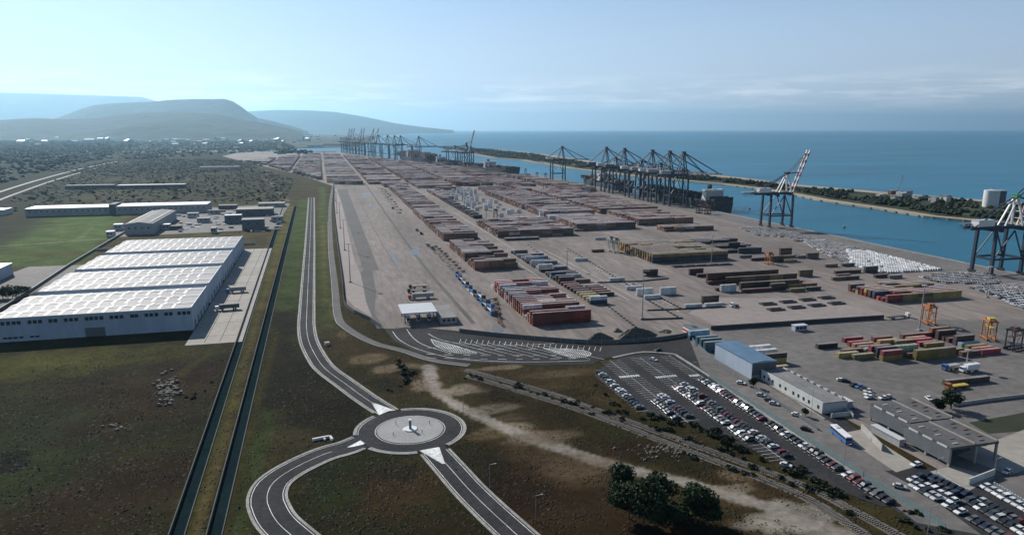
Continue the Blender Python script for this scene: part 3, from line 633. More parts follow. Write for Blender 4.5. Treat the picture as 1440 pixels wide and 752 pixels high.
def block(name, x, y, cols, rows, tier, pal, pitch=4.0, cp=12.45, rag=.18, low=None, seed=1, skip=.0, shear=0.0):
    """rows of stacks running away from the camera; 'row' counts from the near end, 'column' from the left"""
    rg = random.Random(seed); H = []
    P = PALS[pal]
    for r in range(rows):
        row = []
        for c in range(cols):
            t = tier
            if rg.random() < rag: t -= 1
            if c and row and row[-1] < tier and rg.random() < .5: t = min(t, tier-1)
            if rg.random() < rag*.25: t -= 1
            if skip and rg.random() < skip: t = 0
            if low and r in low: t = low[r] if not isinstance(low[r], (list, tuple)) else low[r][min(c, len(low[r])-1)]
            row.append(max(t, 0))
        H.append(row)
    for r in range(rows):
        base = rg.choice(P)
        for c in range(cols):
            for t in range(H[r][c]):
                cl = base if rg.random() < .35 else rg.choice(P)
                if r == 0 and pal == 'mix': cl = P[0] if c < 2 else P[1]
                if r == 0 and pal == 'yellow': cl = [('dark green', (.045, .08, .06)), ('dark blue', (.04, .055, .085)), ('dark brown', (.1, .065, .04))][(c+t) % 3] if t < 2 else ('mustard', (.36, .27, .10))
                top = t == H[r][c]-1; left = c == 0 or H[r][c-1] <= t
                front = 1 if (r == 0 or H[r-1][c] <= t) else (.22 if top else 0)
                if cols > 1: cw = {0: 'left', cols-1: 'right'}.get(c, 'middle' if cols == 3 else ORD[c])+' column, '
                else: cw = ''
                tw = ('only' if H[r][c] == 1 else 'top') if top else ('ground' if t == 0 else ORD[t])
                lab = f'{cl[0]} container in {name}, {ORD[min(r, 39)]} row, {cw}{tw} tier'
                put(x+c*cp+shear*r*pitch+rg.uniform(-.15, .15), y+r*pitch+rg.uniform(-.08, .08), t, 12.19, cl, lab, 'containers in '+name, (1 if top else 0, front, 1 if left else .1))
block('the nearest long block', 117, 394, 3, 22, 3, 'mix', pitch=5.1, seed=11, low={0: [3, 3, 3], 15: 2, 21: [1, 2, 2], 20: [1, 1, 2]})
block('the second long block', 119, 571, 3, 26, 3, 'brown', pitch=4.8, seed=12, low={6: 1, 7: [0, 2, 3], 8: [0, 0, 2], 17: 2})
block('the third long block', 120, 737, 3, 29, 3, 'brown', pitch=4.8, seed=13, low={19: 1})
block('the fourth long block', 121, 889, 3, 24, 3, 'brown', pitch=4.8, seed=14)
block('the fifth long block', 124, 1014, 3, 32, 3, 'brown', pitch=4.8, seed=15, low={13: 1, 22: 2})
block('the sixth long block', 126, 1178, 3, 58, 3, 'brown', pitch=4.8, seed=16, low={12: 1, 26: 1, 40: 1})
# loose narrow row of short stacks beside the long blocks
rg = random.Random(5); y = 436; i = 0
SEQ = [('white', (.58, .6, .63), 2), ('ochre yellow', (.42, .32, .12), 1), ('cream', (.44, .38, .25), 1), ('yellow', (.46, .36, .12), 1), ('cream', (.42, .36, .24), 1), ('dark brown', (.1, .06, .045), 1), ('brown', (.16, .08, .05), 1), ('dark red', (.17, .04, .035), 1), ('dusty pink', (.36, .2, .18), 1), ('maroon', (.14, .035, .035), 1), ('dark grey', (.07, .07, .07), 2), ('grey', (.2, .2, .19), 2), ('brown', (.13, .08, .06), 1), ('blue', (.05, .12, .22), 2), ('dark blue', (.03, .06, .12), 1), ('tan', (.28, .2, .13), 1),
       None, ('black brown', (.06, .045, .04), 1), ('white', (.58, .6, .62), 2), ('pale grey', (.45, .46, .47), 1), ('dark blue', (.04, .06, .12), 1), ('white', (.6, .62, .63), 2), ('grey', (.24, .24, .24), 1), ('maroon', (.15, .04, .04), 1), ('white', (.6, .62, .63), 2), ('dark grey', (.09, .09, .1), 1), ('pale grey', (.4, .42, .44), 1), ('brown', (.13, .08, .06), 1), ('white', (.6, .6, .6), 1), ('dark grey', (.08, .08, .09), 2), ('grey', (.2, .2, .2), 1), ('black brown', (.06, .05, .04), 1)]
for k, s in enumerate(SEQ):
    if s:
        for t in range(s[2]):
            cl = (s[0], s[1]) if t == s[2]-1 else rg.choice(PALS['bluewhite'] if k > 16 or k < 1 else PALS['mix'])
            put(170+rg.uniform(-.4, .4), y, t, 12.19, cl, f'{cl[0]} container in the loose narrow row, {ORD[k]} stack, {"top" if t == s[2]-1 and t else "ground" if s[2] > 1 else "only"} tier', 'containers in the loose narrow row', (1 if t == s[2]-1 else 0, .8, 1))
        if rg.random() < .45:
            cl = rg.choice(PALS['brown']+PALS['mix'] if k < 17 else PALS['bluewhite'])
            put(183.5, y+.3, 0, 12.19, cl, f'{cl[0]} container right of the loose narrow row, {ORD[k]} stack', 'containers in the loose narrow row', (1, .8, .3))
    y += 6.7
block('the wide dark block', 181, 744, 7, 24, 3, 'brown', pitch=4.8, seed=21, low={0: [3]*7, 1: [1, 0, 3, 3, 3, 2, 3], 2: [2, 2, 3, 3, 3, 3, 3], 3: [3, 3, 3, 3, 3, 3, 3]})
block('the low row before the wide block', 184, 722, 3, 2, 1, 'dark', seed=22, rag=.0)
block('the yellow end block', 277, 564, 6, 17, 3, 'yellow', pitch=5, seed=23, low={0: 3, 1: 3, 16: [0, 1, 1, 1, 0, 0], 5: [3, 3, 3, 2, 2, 3]}, rag=.1)
block('the dark stacks past the yellow block', 353, 588, 4, 9, 3, 'dark', seed=24, low={0: [0, 0, 2, 2], 1: [0, 1, 1, 2], 2: [0, 1, 1, 0], 8: [3, 3, 0, 3], 7: [3, 3, 3, 3], 6: [3, 3, 3, 0]}, rag=.5, pitch=6)
block('the red and yellow block', 366, 388, 5, 10, 2, 'red', seed=25, low={0: [2, 2, 2, 2, 2], 2: [1, 2, 2, 2, 2], 1: [1, 1, 2, 2, 2]}, rag=.12)
for x, y, c, r_, t, p, s in [(190, 900, 1, 70, 2, 'dark', 31), (190, 1190, 2, 40, 2, 'brown', 32)]:
    block('the dark edge row', x, y, c, r_, t, p, seed=s, rag=.5, skip=.2, pitch=4.4) if s == 31 else block('the far brown rows', x, y, c, r_, t, p, seed=s, rag=.3)
block('the long silver block', 283, 880, 5, 5, 2, 'bluewhite', seed=33, rag=.0)
block('the blocks behind the silver one', 283, 910, 6, 22, 3, 'brown', seed=34)
block('the flat topped block', 283, 776, 6, 20, 3, 'brown', seed=35, rag=.02)
block('the centre quayside block', 372, 800, 6, 26, 3, 'brown', seed=36)
block('the second quayside block', 372, 925, 7, 40, 3, 'brown', seed=37)
block('the red roofed rows', 283, 1012, 6, 53, 3, 'brown', pitch=4.8, seed=41, low={13: 1, 26: 0, 39: 1}); block('the far quayside rows', 372, 1098, 7, 36, 3, 'mix', pitch=4.8, seed=42, low={17: 0}); block('the rows past the reefer yard', 212, 1372, 4, 8, 2, 'brown', pitch=4.8, seed=43)
block('the short block by the quay', 378, 740, 5, 6, 2, 'brown', seed=38, low={0: [1, 2, 2, 2, 2], 1: [2, 0, 2, 2, 2]})
# hand-placed stacks: name, left front foot in the photograph, containers along, tiers, colours
LOOSE = [
    ('long maroon stack', (994.6, 398.5), 5, 3, [('maroon', (.13, .03, .03)), ('brown', (.12, .055, .04))]),
    ('low maroon stack before the long maroon one', (996, 400.5), 2, 1, [('maroon', (.15, .035, .03))]),
    ('brown stack behind the tan one', (1021.5, 399.5), 5, 2, [('brown', (.15, .075, .045)), ('tan', (.28, .2, .12))]),
    ('long tan stack', (1041.5, 407.5), 4, 2, [('brown', (.12, .075, .05)), ('dark green', (.045, .07, .055)), ('mustard', (.3, .23, .1))]),
    ('low maroon row before the tan stack', (1045, 412), 2, 1, [('maroon', (.15, .035, .04))]),
    ('white pair by the maroon stacks', (1014, 411), 1, 2, [('white', (.52, .54, .55))]),
    ('brown box beside the white pair', (1007.5, 409.5), 1, 1, [('brown', (.17, .085, .05))]),
    ('dark pair right of the tan stack', (1084.5, 409), 1, 2, [('black brown', (.055, .045, .04))]),
    ('orange box in the small pile', (1109, 400), 1, 1, [('orange brown', (.34, .13, .06))]),
    ('ochre boxes in the small pile', (1109, 405), 2, 1, [('ochre yellow', (.38, .26, .08)), ('orange brown', (.32, .14, .06))]),
    ('mustard box in the small pile', (1112, 411), 1, 1, [('mustard', (.33, .26, .1))]),
    ('grey box in the small pile', (1134, 409), 1, 1, [('dark grey', (.08, .075, .07))]),
    ('lone dark stack by the long maroon one', (970, 387), 1, 2, [('dark grey', (.08, .08, .08)), ('maroon', (.12, .04, .04))]),
    ('low maroon box beside the dark stack', (981, 390), 1, 1, [('dark red', (.16, .035, .03))]),
    ('lone lettered pair on the open yard', (905.5, 388.5), 1, 2, [('dark maroon', (.085, .028, .03))]),
    ('lone white box by the wall', (858, 396), 1, 1, [('white', (.5, .54, .55))]),
    ('white box by the mast', (881, 408), 1, 1, [('white', (.5, .53, .53))]),
    ('white pair by the mast', (896, 416.5), 1, 2, [('white', (.55, .58, .58))]),
    ('white box before the mast', (906.5, 421), 1, 1, [('white', (.53, .57, .57))]),
    ('lone white pair on the open yard', (929, 415), 1, 2, [('white', (.6, .63, .64))]),
    ('white box by the small truck', (964, 434), 1, 1, [('white', (.5, .53, .53))]),
    ('dark box behind the white box', (988, 427), 1, 2, [('dark brown', (.09, .06, .05))]),
    ('second white box by the small truck', (992.5, 432.5), 1, 1, [('white', (.55, .57, .56))]),
    ('white box on the rail strip', (809, 367.5), 1, 1, [('white', (.52, .55, .55))]),
    ('brown box on the open yard', (833, 355), 1, 1, [('brown', (.13, .075, .05))]),
    ('white box on the open yard', (837, 337.5), 1, 1, [('pale grey', (.42, .41, .39))]),
    ('tan box by the low sheds', (808, 325.5), 1, 1, [('tan', (.3, .22, .15))]),
    ('white box before the flat topped block', (815, 315.5), 1, 1, [('white', (.55, .53, .5))]),
    ('second white box before the flat topped block', (788, 316), 1, 1, [('white', (.55, .54, .52))]),
    ('brown box right of the flat topped block', (834.5, 314), 1, 1, [('brown', (.16, .09, .065))]),
    ('mustard pair on the open yard', (1124.5, 389), 1, 2, [('ochre brown', (.24, .17, .08))]),
    ('small tan box on the open yard', (1161, 376), 1, 1, [('tan', (.3, .24, .15))]),
    ('small dark box on the open yard', (1185, 375), 1, 1, [('dark grey', (.1, .1, .1))]),
    ('brown boxes left of the cars', (1175, 385.5), 2, 1, [('maroon', (.14, .045, .035)), ('brown', (.15, .09, .06))]),
    ('dark stack left of the cars', (1217, 384), 1, 2, [('dark grey', (.09, .085, .08))]),
    ('second brown boxes left of the cars', (1178, 390.5), 1, 1, [('brown', (.19, .1, .065))]),
    ('third tan box left of the cars', (1171, 394.5), 2, 1, [('tan', (.27, .19, .12)), ('brown', (.13, .08, .055))]),
    ('maroon pair below the white cars', (1231, 391), 1, 1, [('maroon', (.14, .045, .04))]),
    ('grey pair below the white cars', (1251, 392), 1, 1, [('pale grey', (.35, .34, .32))]),
    ('brown stack by the dark cars', (1097, 361), 1, 3, [('dark brown', (.1, .055, .045)), ('brown', (.15, .08, .06))]),
    ('red box by the dark cars', (1108, 363), 1, 1, [('dusty pink', (.3, .13, .13))]),
    ('grey box by the dark cars', (1121, 363.5), 1, 1, [('pale grey', (.36, .37, .37))]),
    ('dark box by the dark cars', (1135, 364), 1, 2, [('dark grey', (.1, .1, .1)), ('brown', (.14, .08, .06))]),
    ('brown stack by the orange machine', (1084, 368.5), 2, 2, [('brown', (.15, .09, .06)), ('tan', (.26, .2, .13))]),
    ('low tan box by the orange machine', (1104, 369.5), 1, 1, [('tan', (.34, .28, .2))]),
    ('dark box left of the orange machine', (1057, 367), 2, 1, [('black brown', (.055, .05, .045))]),
    ('grey box near the tree lined quay', (1041, 363), 1, 1, [('pale grey', (.3, .31, .31))]),
    # coloured pile at the lower right
    ('lone dark box on the lower yard', (1150.5, 491), 1, 1, [('black brown', (.05, .042, .04))]),
    ('red box at the pile\'s left corner', (1187.5, 482), 1, 1, [('red', (.36, .035, .045))]),
    ('second red box in the pile', (1195, 487.5), 1, 1, [('red', (.32, .03, .04))]),
    ('orange box in the pile', (1201.5, 490.5), 1, 1, [('orange', (.4, .16, .09))]),
    ('brown box in the pile', (1209, 494), 1, 1, [('tan', (.26, .18, .09))]),
    ('pale green box in the pile', (1217, 497), 1, 1, [('pale green', (.3, .5, .38))]),
    ('tall red box over the pile', (1224.5, 500.5), 1, 2, [('red', (.34, .03, .05))]),
    ('dark blue stack in the pile', (1233, 503), 2, 2, [('dark blue', (.05, .075, .15)), ('pale green', (.28, .46, .35))]),
    ('red over mustard stack in the pile', (1241, 508), 1, 2, [('mustard', (.36, .27, .07)), ('red', (.36, .05, .06))]),
    ('mustard box behind the pile', (1263, 500), 1, 2, [('mustard', (.36, .27, .07))]),
    ('red box behind the pile', (1229, 481), 1, 1, [('dark red', (.28, .035, .035))]),
    ('tan box behind the pile', (1237, 485.5), 1, 1, [('ochre yellow', (.4, .29, .1))]),
    ('tan second box behind the pile', (1260, 486), 1, 1, [('tan', (.36, .28, .12))]),
    ('long ochre stack before the pile', (1288, 507), 2, 2, [('ochre yellow', (.36, .27, .07)), ('tan', (.3, .2, .1))]),
    ('rust box before the pile', (1276.5, 504), 1, 1, [('rust brown', (.3, .12, .08))]),
    ('maroon box right of the pile', (1269.5, 477), 2, 1, [('rust brown', (.22, .08, .05)), ('red', (.36, .04, .06))]),
    ('orange box right of the pile', (1277.5, 481.5), 1, 1, [('orange', (.42, .2, .11))]),
    ('bright red box right of the pile', (1285, 484), 1, 1, [('red', (.4, .03, .06))]),
    ('bright red second box right of the pile', (1293, 488), 1, 1, [('red', (.38, .04, .06))]),
    ('tan box right of the pile', (1302, 490), 1, 1, [('mustard', (.38, .3, .1))]),
    ('tall rust stack right of the pile', (1310, 474), 1, 2, [('rust brown', (.2, .075, .05)), ('orange', (.34, .15, .06))]),
    ('tall brown stack right of the pile', (1319, 478), 1, 2, [('dark brown', (.13, .06, .05))]),
    ('tall maroon stack at the right', (1344, 486), 1, 2, [('maroon', (.14, .05, .06)), ('grey brown', (.12, .08, .085))]),
    ('small rust box at the right', (1327, 480), 1, 1, [('rust brown', (.2, .08, .06))]),
    ('small brown box at the right', (1334, 482), 1, 1, [('brown', (.17, .08, .06))]),
    ('pale blue box at the right', (1351.5, 489), 1, 1, [('pale blue', (.3, .45, .55))]),
    ('mustard box at the right', (1361, 493), 1, 1, [('mustard', (.38, .29, .08))]),
    ('orange box at the right', (1371, 496), 1, 1, [('orange', (.4, .2, .1))]),
    ('last red box at the right', (1381, 499), 1, 1, [('red', (.42, .05, .08))]),
    ('low mustard box in front', (1329, 499), 1, 1, [('mustard', (.36, .28, .08))]),
    ('low brown box in front', (1353, 502), 1, 1, [('maroon', (.15, .06, .05))]),
    ('yellow box left of the pile', (1179, 504), 1, 1, [('mustard', (.42, .34, .12))]),
    ('yellow second box left of the pile', (1201, 506), 1, 1, [('mustard', (.36, .31, .12))]),
    ('brown box left of the pile', (1186, 499), 1, 1, [('brown', (.2, .11, .06))]),
    # teal ones by the blue-roofed shed
    ('bright teal stack near the kiosk', (970, 478.5), 1, 2, [('teal', (.07, .2, .26)), ('pale blue', (.26, .42, .5))]),
    ('first teal stack by the shed', (980.5, 487), 1, 2, [('teal', (.05, .19, .25))]),
    ('second teal stack by the shed', (986, 490.5), 1, 2, [('teal', (.05, .2, .26))]),
    ('third teal stack by the shed', (991, 495), 1, 2, [('teal', (.05, .18, .25)), ('grey teal', (.06, .14, .18))]),
    ('yellow box behind the shed', (1076, 512.5), 1, 2, [('mustard', (.42, .33, .13)), ('dark brown', (.08, .06, .04))]),
    ('second yellow box behind the shed', (1078, 524), 1, 1, [('ochre yellow', (.4, .3, .1))]),
    ('white box behind the shed', (1056, 494), 1, 1, [('white', (.66, .66, .66))]),
    ('second white box behind the shed', (1064, 500), 1, 1, [('white', (.66, .66, .66))]),
    ('long brown row on the lower yard', (1331, 543), 2, 1, [('grey brown', (.12, .09, .075)), ('dark grey', (.09, .085, .08))]),
]
for nm, (px, py), n, tiers, cols in LOOSE:
    x, y = G(px, py); rg = random.Random(nm)
    for k in range(n):
        for t in range(tiers):
            cl = cols[(t if n == 1 else k) % len(cols)]
            if n > 1 and k == n-1 and tiers == 3: cl = cols[-1]
            extra = (f', {ORD[k]} from left' if n > 1 else '')+((', top' if t == tiers-1 else f', {"bottom" if t == 0 else "middle"}') if tiers > 1 else '')
            nm2 = nm if (n*tiers > 1) else nm
            put(x+k*12.4+rg.uniform(-.1, .1), y+rg.uniform(-.05, .05), t, 12.19, cl, (f'{cl[0]} container, {nm}{extra}' if n*tiers > 1 else f'{cl[0]} container, the {nm}').replace("'s", ''), 'containers in small stacks on the open yard', (1 if t == tiers-1 else 0, 1, 1 if k == 0 else .1))
# white refrigerated units on their racks
rg = random.Random(9); REEF = []
for r in range(11):
    for c in range(5):
        if rg.random() < .72: REEF.append((212+c*12.5+rg.uniform(-2, 2), 1010+r*32, rg.choice([1, 2, 3, 4, 4]), r, c))
for c in range(7): REEF.append((226+c*7.6, 900, 1, 20, c))
REEF += [(276, 900, 3, 21, 0), (228, 940, 1, 22, 0), (246, 960, 2, 22, 1), (254, 972, 2, 22, 2), (262, 965, 2, 22, 3), (268, 985, 1, 22, 4), (222, 905, 3, 23, 0)]
for x, y, t, r, c in REEF:
    for k in range(t):
        CAND.append((((FPX/dist(x, y))**2)*(6*2.6*.9+(6*2.4*.2 if k == t-1 else 0)), x, y, .07+k*2.62, 6.06, ('white', (.68, .68, .68)), f'white refrigerated box in the reefer yard, {ORD[min(r, 30)]} row, {ORD[c]} stack, {ORD[k]} tier', 'white refrigerated boxes in the reefer yard'))
CAND.sort(key=lambda q: -q[0])
NB = 300
protos = {}
def one_container(L):
    o = obj('shipping_container', ME40 if L > 8 else ME20); d = obj('door', MEDOOR, o); return o
for q in CAND[:NB]:
    sc, x, y, z, L, cl, lab, grp = q
    o = one_container(L); o.location = (x, y, z); j = random.uniform(.45, .75) if max(cl[1]) < .4 else random.uniform(.8, 1)
    colr = (*[min(1, c*j) for c in cl[1]], 1); o.color = colr; o.children[0].color = colr
    lab = lab if len(lab.split()) <= 16 else lab.replace(' in the pile', '').replace(' the ', ' '); tag(o, lab, 'container', grp)
    if len(lab.split()) > 16: print('LONG', lab)
    if 'lettered' in lab and 'top' in lab:
        w = MB()
        for k, (a, b) in enumerate(((.6, 1.5), (1.8, 2.7), (3.0, 3.9), (4.2, 4.8))):
            w.box(a, a+.25, -.03, .08, 1.1, 2.1); w.box(b-.25, b, -.03, .08, 1.1, 2.1); w.box(a+.25, b-.25, -.03, .08, 1.1+.4*(k % 2), 1.35+.4*(k % 2))
        w.build('lettering', [MT['white']], o)
mass = MB()
for q in CAND[NB:]:
    sc, x, y, z, L, cl, lab, grp = q; j = random.uniform(.5, 1.0) if max(cl[1]) < .4 else random.uniform(.8, 1)
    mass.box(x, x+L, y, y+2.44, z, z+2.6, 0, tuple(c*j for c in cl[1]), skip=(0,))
# ---- the far yard: stacks running on to the basin
FARP = GP('346,228 372,232 470,259 540,262 566,276 640,262 700,262 760,262 800,286 872,286 850,272 800,262 700,243 640,235 560,228 455,216')
rg = random.Random(77); FB = 0
for bx in range(-420, 540, 86):
    for by in range(1270, 3900, 112):
        wide = 6; rows = 26; pal = rg.choice(['far', 'far', 'brown', 'mix']); tier0 = rg.choice([2, 3, 3, 3]); flat = rg.random() < .5
        step_ = rg.choice([4.6, 5.2, 5.8])
        for r in range(int(104/step_)):
            rt = rg.choice([0, 0, 0, 1])
            for c in range(wide):
                x = bx+c*12.4; y = by+r*step_
                if x < 118 and y < 1560: continue
                if x < 172 and y < 1470 and x > 110: continue
                if x < 285 and y < 1420: continue
                if (by > 1270 or x > 372) and float(sdist(np.array([x+6.]), np.array([y]), FARP)[0]) > 0: continue
                if x > 372 and y < 1100: continue
                if rg.random() < .06: continue
                t = max(1, tier0-rt-(0 if flat or rg.random() > .3 else 1))
                cl = rg.choice(PALS[pal])[1]; j = rg.uniform(.55, 1.1)
                mass.box(x, x+12.19, y, y+2.44, .07, .07+t*2.62, 0, tuple(k*j for k in cl), skip=(0,)); FB += 1
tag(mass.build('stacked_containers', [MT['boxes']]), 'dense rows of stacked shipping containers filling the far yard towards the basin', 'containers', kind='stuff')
print('containers', len(CAND), 'far', FB)

# ================================================================== CARS
def car_mesh(kind):
    Lc, W, Hc = {'car': (4.2, 1.75, 1.48), 'van': (5.2, 1.95, 2.2), 'suv': (4.5, 1.85, 1.7)}[kind]
    if kind == 'van': prof = [(0, .35), (0, 1.0), (.25, 1.15), (.95, 1.3), (Lc-.05, 1.3), (Lc, 1.2), (Lc, .4)]
    else: prof = [(0, .38), (0, .7), (.15, .82), (1.15, .95), (Lc-.35, 1.0), (Lc-.05, .92), (Lc, .75), (Lc, .4)]
    mb = MB(); n = len(prof)
    for y, rev in ((-W/2, False), (W/2, True)):
        q = [(x, y, z) for x, z in prof]; mb.face(q[::-1] if not rev else q)
    for i in range(n):
        (a, b), (c, d) = prof[i], prof[(i+1) % n]; mb.face(((a, -W/2, b), (a, W/2, b), (c, W/2, d), (c, -W/2, d)))
    z0 = 1.28 if kind == 'van' else .93
    xa, xb = (1.2, Lc-.1) if kind == 'van' else (1.75, Lc-.75 if kind == 'car' else Lc-.35)
    mb.box(xa+.1, xb-.05, -W/2+.2, W/2-.2, Hc-.06, Hc)                          # roof
    for x in (xa+.05, (xa+xb)/2, xb-.12): 
        for y in (-W/2+.13, W/2-.19): mb.box(x, x+.08, y, y+.06, z0, Hc-.05)
    for x in (.85, Lc-.85):
        for y in (-W/2-.02, W/2+.02-.2): mb.cyl((x, y, .33), (x, y+.2, .33), .33, n=8, m=1)
    body = mb.mesh('parked_'+kind, [MT['paint'], MT['black']])
    g = MB(); k0 = .9 if kind == 'van' else 1.05
    g.hexa(((k0, -W/2+.07, z0), (xb+.3, -W/2+.07, z0), (xb+.3, W/2-.07, z0), (k0, W/2-.07, z0), (xa, -W/2+.2, Hc-.04), (xb, -W/2+.2, Hc-.04), (xb, W/2-.2, Hc-.04), (xa, W/2-.2, Hc-.04)), skip=(0,))
    return body, g.mesh('window', [MT['glass']]), Lc
CARM = {k: car_mesh(k) for k in ('car', 'van', 'suv')}
CCOL = [('silver', (.45, .46, .47)), ('grey', (.18, .185, .19)), ('black', (.015, .015, .017)), ('black', (.02, .02, .022)), ('dark blue', (.03, .045, .09)), ('dark red', (.16, .022, .028)), ('silver', (.5, .5, .5)), ('dark grey', (.07, .07, .075)), ('pale grey', (.56, .57, .57)), ('black', (.018, .018, .02)), ('dark blue', (.025, .035, .07)), ('white', (.7, .7, .7)), ('grey', (.13, .135, .14)), ('black', (.02, .02, .022)), ('dark grey', (.06, .06, .065)), ('black', (.015, .015, .016)), ('white', (.7, .7, .7))]
CARS = []
def car(x, y, ang, cl, lab, grp, kind=None):
    CARS.append((-dist(x, y), x, y, ang, cl, lab, grp, kind or random.choice(['car', 'car', 'car', 'suv'])))
rg = random.Random(3)
def car_row(x, y0, y1, face, name, step=2.62, gap=.04, cols=None, xa=0.0):
    y = y1; k = 0
    while y >= y0:
        if rg.random() > gap:
            cl = rg.choice(cols or CCOL); xx = x+xa*(y1-y)+rg.uniform(-.25, .25)
            car(xx, y+rg.uniform(-.12, .12), (0 if face > 0 else math.pi)+rg.uniform(-.03, .03), cl, f'{cl[0]} car in {name}, {ORD[min(k, 39)]} from far end', 'cars parked in '+name)
            k += 1
        y -= step
car_row(124.4, 258, 304, -1, 'the row along the weedy left kerb')
car_row(134, 243, 266, 1, 'the left side of the short double row', gap=.1); car_row(139.6, 244, 269, -1, 'the right side of the short double row')
car_row(150.6, 219, 277, 1, 'the left side of the long double row', gap=.06); car_row(156.2, 203, 282, -1, 'the right side of the long double row', gap=.05)
car_row(167.2, 166, 285, 1, 'the row along the teal fence', gap=.05)
def car_line(p, q, n, name, off=0.0, face=1, cols=None, gap=.05):
    a, b = G(*p), G(*q); d = math.atan2(b[1]-a[1], b[0]-a[0]); nx, ny = -math.sin(d), math.cos(d)
    for k in range(n):
        if rg.random() < gap: continue
        f = k/(n-1); cl = rg.choice(cols or CCOL); car(a[0]+(b[0]-a[0])*f+nx*off, a[1]+(b[1]-a[1])*f+ny*off, d+math.pi/2*face+rg.uniform(-.06, .06), cl, f'{cl[0]} car in {name}, {ORD[k]} from far end', 'cars parked in '+name)
WC = [('white', (.72, .72, .72)), ('silver', (.5, .5, .5)), ('pale grey', (.56, .57, .57)), ('white', (.7, .7, .7)), ('dark grey', (.07, .07, .075))]
car_line((1286, 684), (1425, 765), 17, 'the front row of the lower lot')
car_line((1284, 676), (1340, 706), 7, 'the second row of the lower lot', cols=WC)
car_line((1292, 672), (1350, 702), 7, 'the third row of the lower lot'); car_line((1304, 670), (1358, 696), 7, 'the row below the striped kerb', cols=[('black', (.016, .016, .018)), ('dark blue', (.03, .045, .09)), ('dark grey', (.07, .07, .075))])
car_line((1362, 706), (1450, 757), 11, 'the inner row of the lower lot'); car_line((1372, 702), (1460, 752), 11, 'the inner second row of the lower lot'); car_line((1386, 686), (1460, 727), 9, 'the row under the pale wall', cols=WC)
LC = [(925, 493.5, .3, 'black', 'on the access road bend by the car park'), (919, 507, 2.0, 'white', 'driving between empty bays at the top of the car park'), (1042, 540, 2.35, 'white', 'on the verge by the blue roofed shed'), (1070, 557, 2.3, 'silver', 'parked below the grey office'), (1081, 564, 2.3, 'grey', 'parked second below the grey office'), (1088, 569, 2.3, 'silver', 'parked third below the grey office'), (1133, 605, 2.3, 'black', 'driving on the access road near the bus'), (1265, 686, 2.4, 'silver', 'on the access road before the lower lot'), (1288, 655, .1, 'white', 'by the gate at the canopy'), (1105, 656, 2.3, 'white', 'leaving the long double row'),
      (1183, 536, 2.5, 'white', 'at the yard edge behind the office'), (1189, 537, 2.6, 'black', 'beside the white one behind the office'), (1200, 543, .2, 'black', 'in the small yard line, farthest'), (1208, 545, .2, 'blue', 'in the small yard line'), (1214, 548, .2, 'dark blue', 'in the small yard line'), (1220, 551, .1, 'silver', 'in the small yard line behind the kiosk'), (1221, 555.5, .1, 'white', 'in the small yard line before the silver one'), (1222, 560, .1, 'white', 'nearest in the small yard line'), (1242, 561, 0, 'white', 'left of the canopy roof'), (1248, 559.5, .1, 'silver', 'against the canopy roof'), (1196, 573, 2.3, 'white', 'inside the yard beside the office'), (1306, 562, 1.2, 'white', 'on the yard before the round tree'), (1416, 665, .3, 'silver', 'in the shade of the canopy'), (1120, 585, 2.3, 'white', 'kerbside below the office lamp')]
CD = dict(CCOL); CD['blue'] = (.05, .16, .36)
for px, py, a, c, w in LC:
    x, y = G(px, py); car(x, y, a, (c, CD[c]), f'{c} car {w}', 'single cars about the offices', 'car')
# new cars waiting on the quay
def car_field(poly, cols, name, dx=2.5, dy=5.4, jit=.15, gap=.05, kind=None):
    P = GP(poly); xs = [p[0] for p in P]; ys = [p[1] for p in P]; r = 0; y = min(ys)
    while y < max(ys):
        x = min(xs); c = 0
        while x < max(xs):
            if rg.random() > gap and float(sdist(np.array([x]), np.array([y]), P)[0]) < 0:
                cl = rg.choice(cols); car(x+rg.uniform(-jit, jit), y, math.pi/2, cl, f'{cl[0]} new vehicle {name}, {ORD[min(r, 39)]} line, {ORD[min(c, 39)]} place', 'new vehicles waiting on the quay', kind); c += 1
            x += dx
        y += dy; r += 1
WV = [('white', (.75, .76, .77)), ('white', (.7, .71, .72)), ('white', (.74, .74, .74)), ('silver', (.5, .52, .54))]
MV = [('white', (.7, .7, .7)), ('white', (.72, .72, .72)), ('silver', (.5, .5, .52)), ('dark grey', (.07, .075, .08)), ('silver', (.42, .44, .47)), ('black', (.02, .02, .025)), ('grey', (.2, .21, .23))]
car_field('1196,374 1247,385 1329,381 1290,371 1221,354 1190,352', WV, 'in the white block on the quay', dy=5.9, gap=.08, kind='van'); car_field('1125,338 1160,338 1221,354 1190,352 1196,374 1160,358', MV+WV, 'in the long band on the quay')
car_field('1040,321 1070,320 1125,330 1165,340 1120,340 1105,334 1060,331', MV, 'in the mixed block on the quay')
car_field('1292,389 1345,383 1386,385 1404,395 1400,401 1352,399 1318,398', [('silver', (.38, .42, .47)), ('blue grey', (.2, .26, .33)), ('white', (.65, .66, .68)), ('dark grey', (.07, .08, .09))], 'in the grey block by the crane')
car_field('1357,404 1400,401 1450,402 1475,440 1440,436 1412,424 1385,412', [('white', (.7, .7, .7)), ('silver', (.5, .52, .54)), ('dark grey', (.08, .085, .09)), ('white', (.72, .72, .72))], 'in the block at the right edge')
CARS.sort(key=lambda q: -q[0])
carmass = MB()
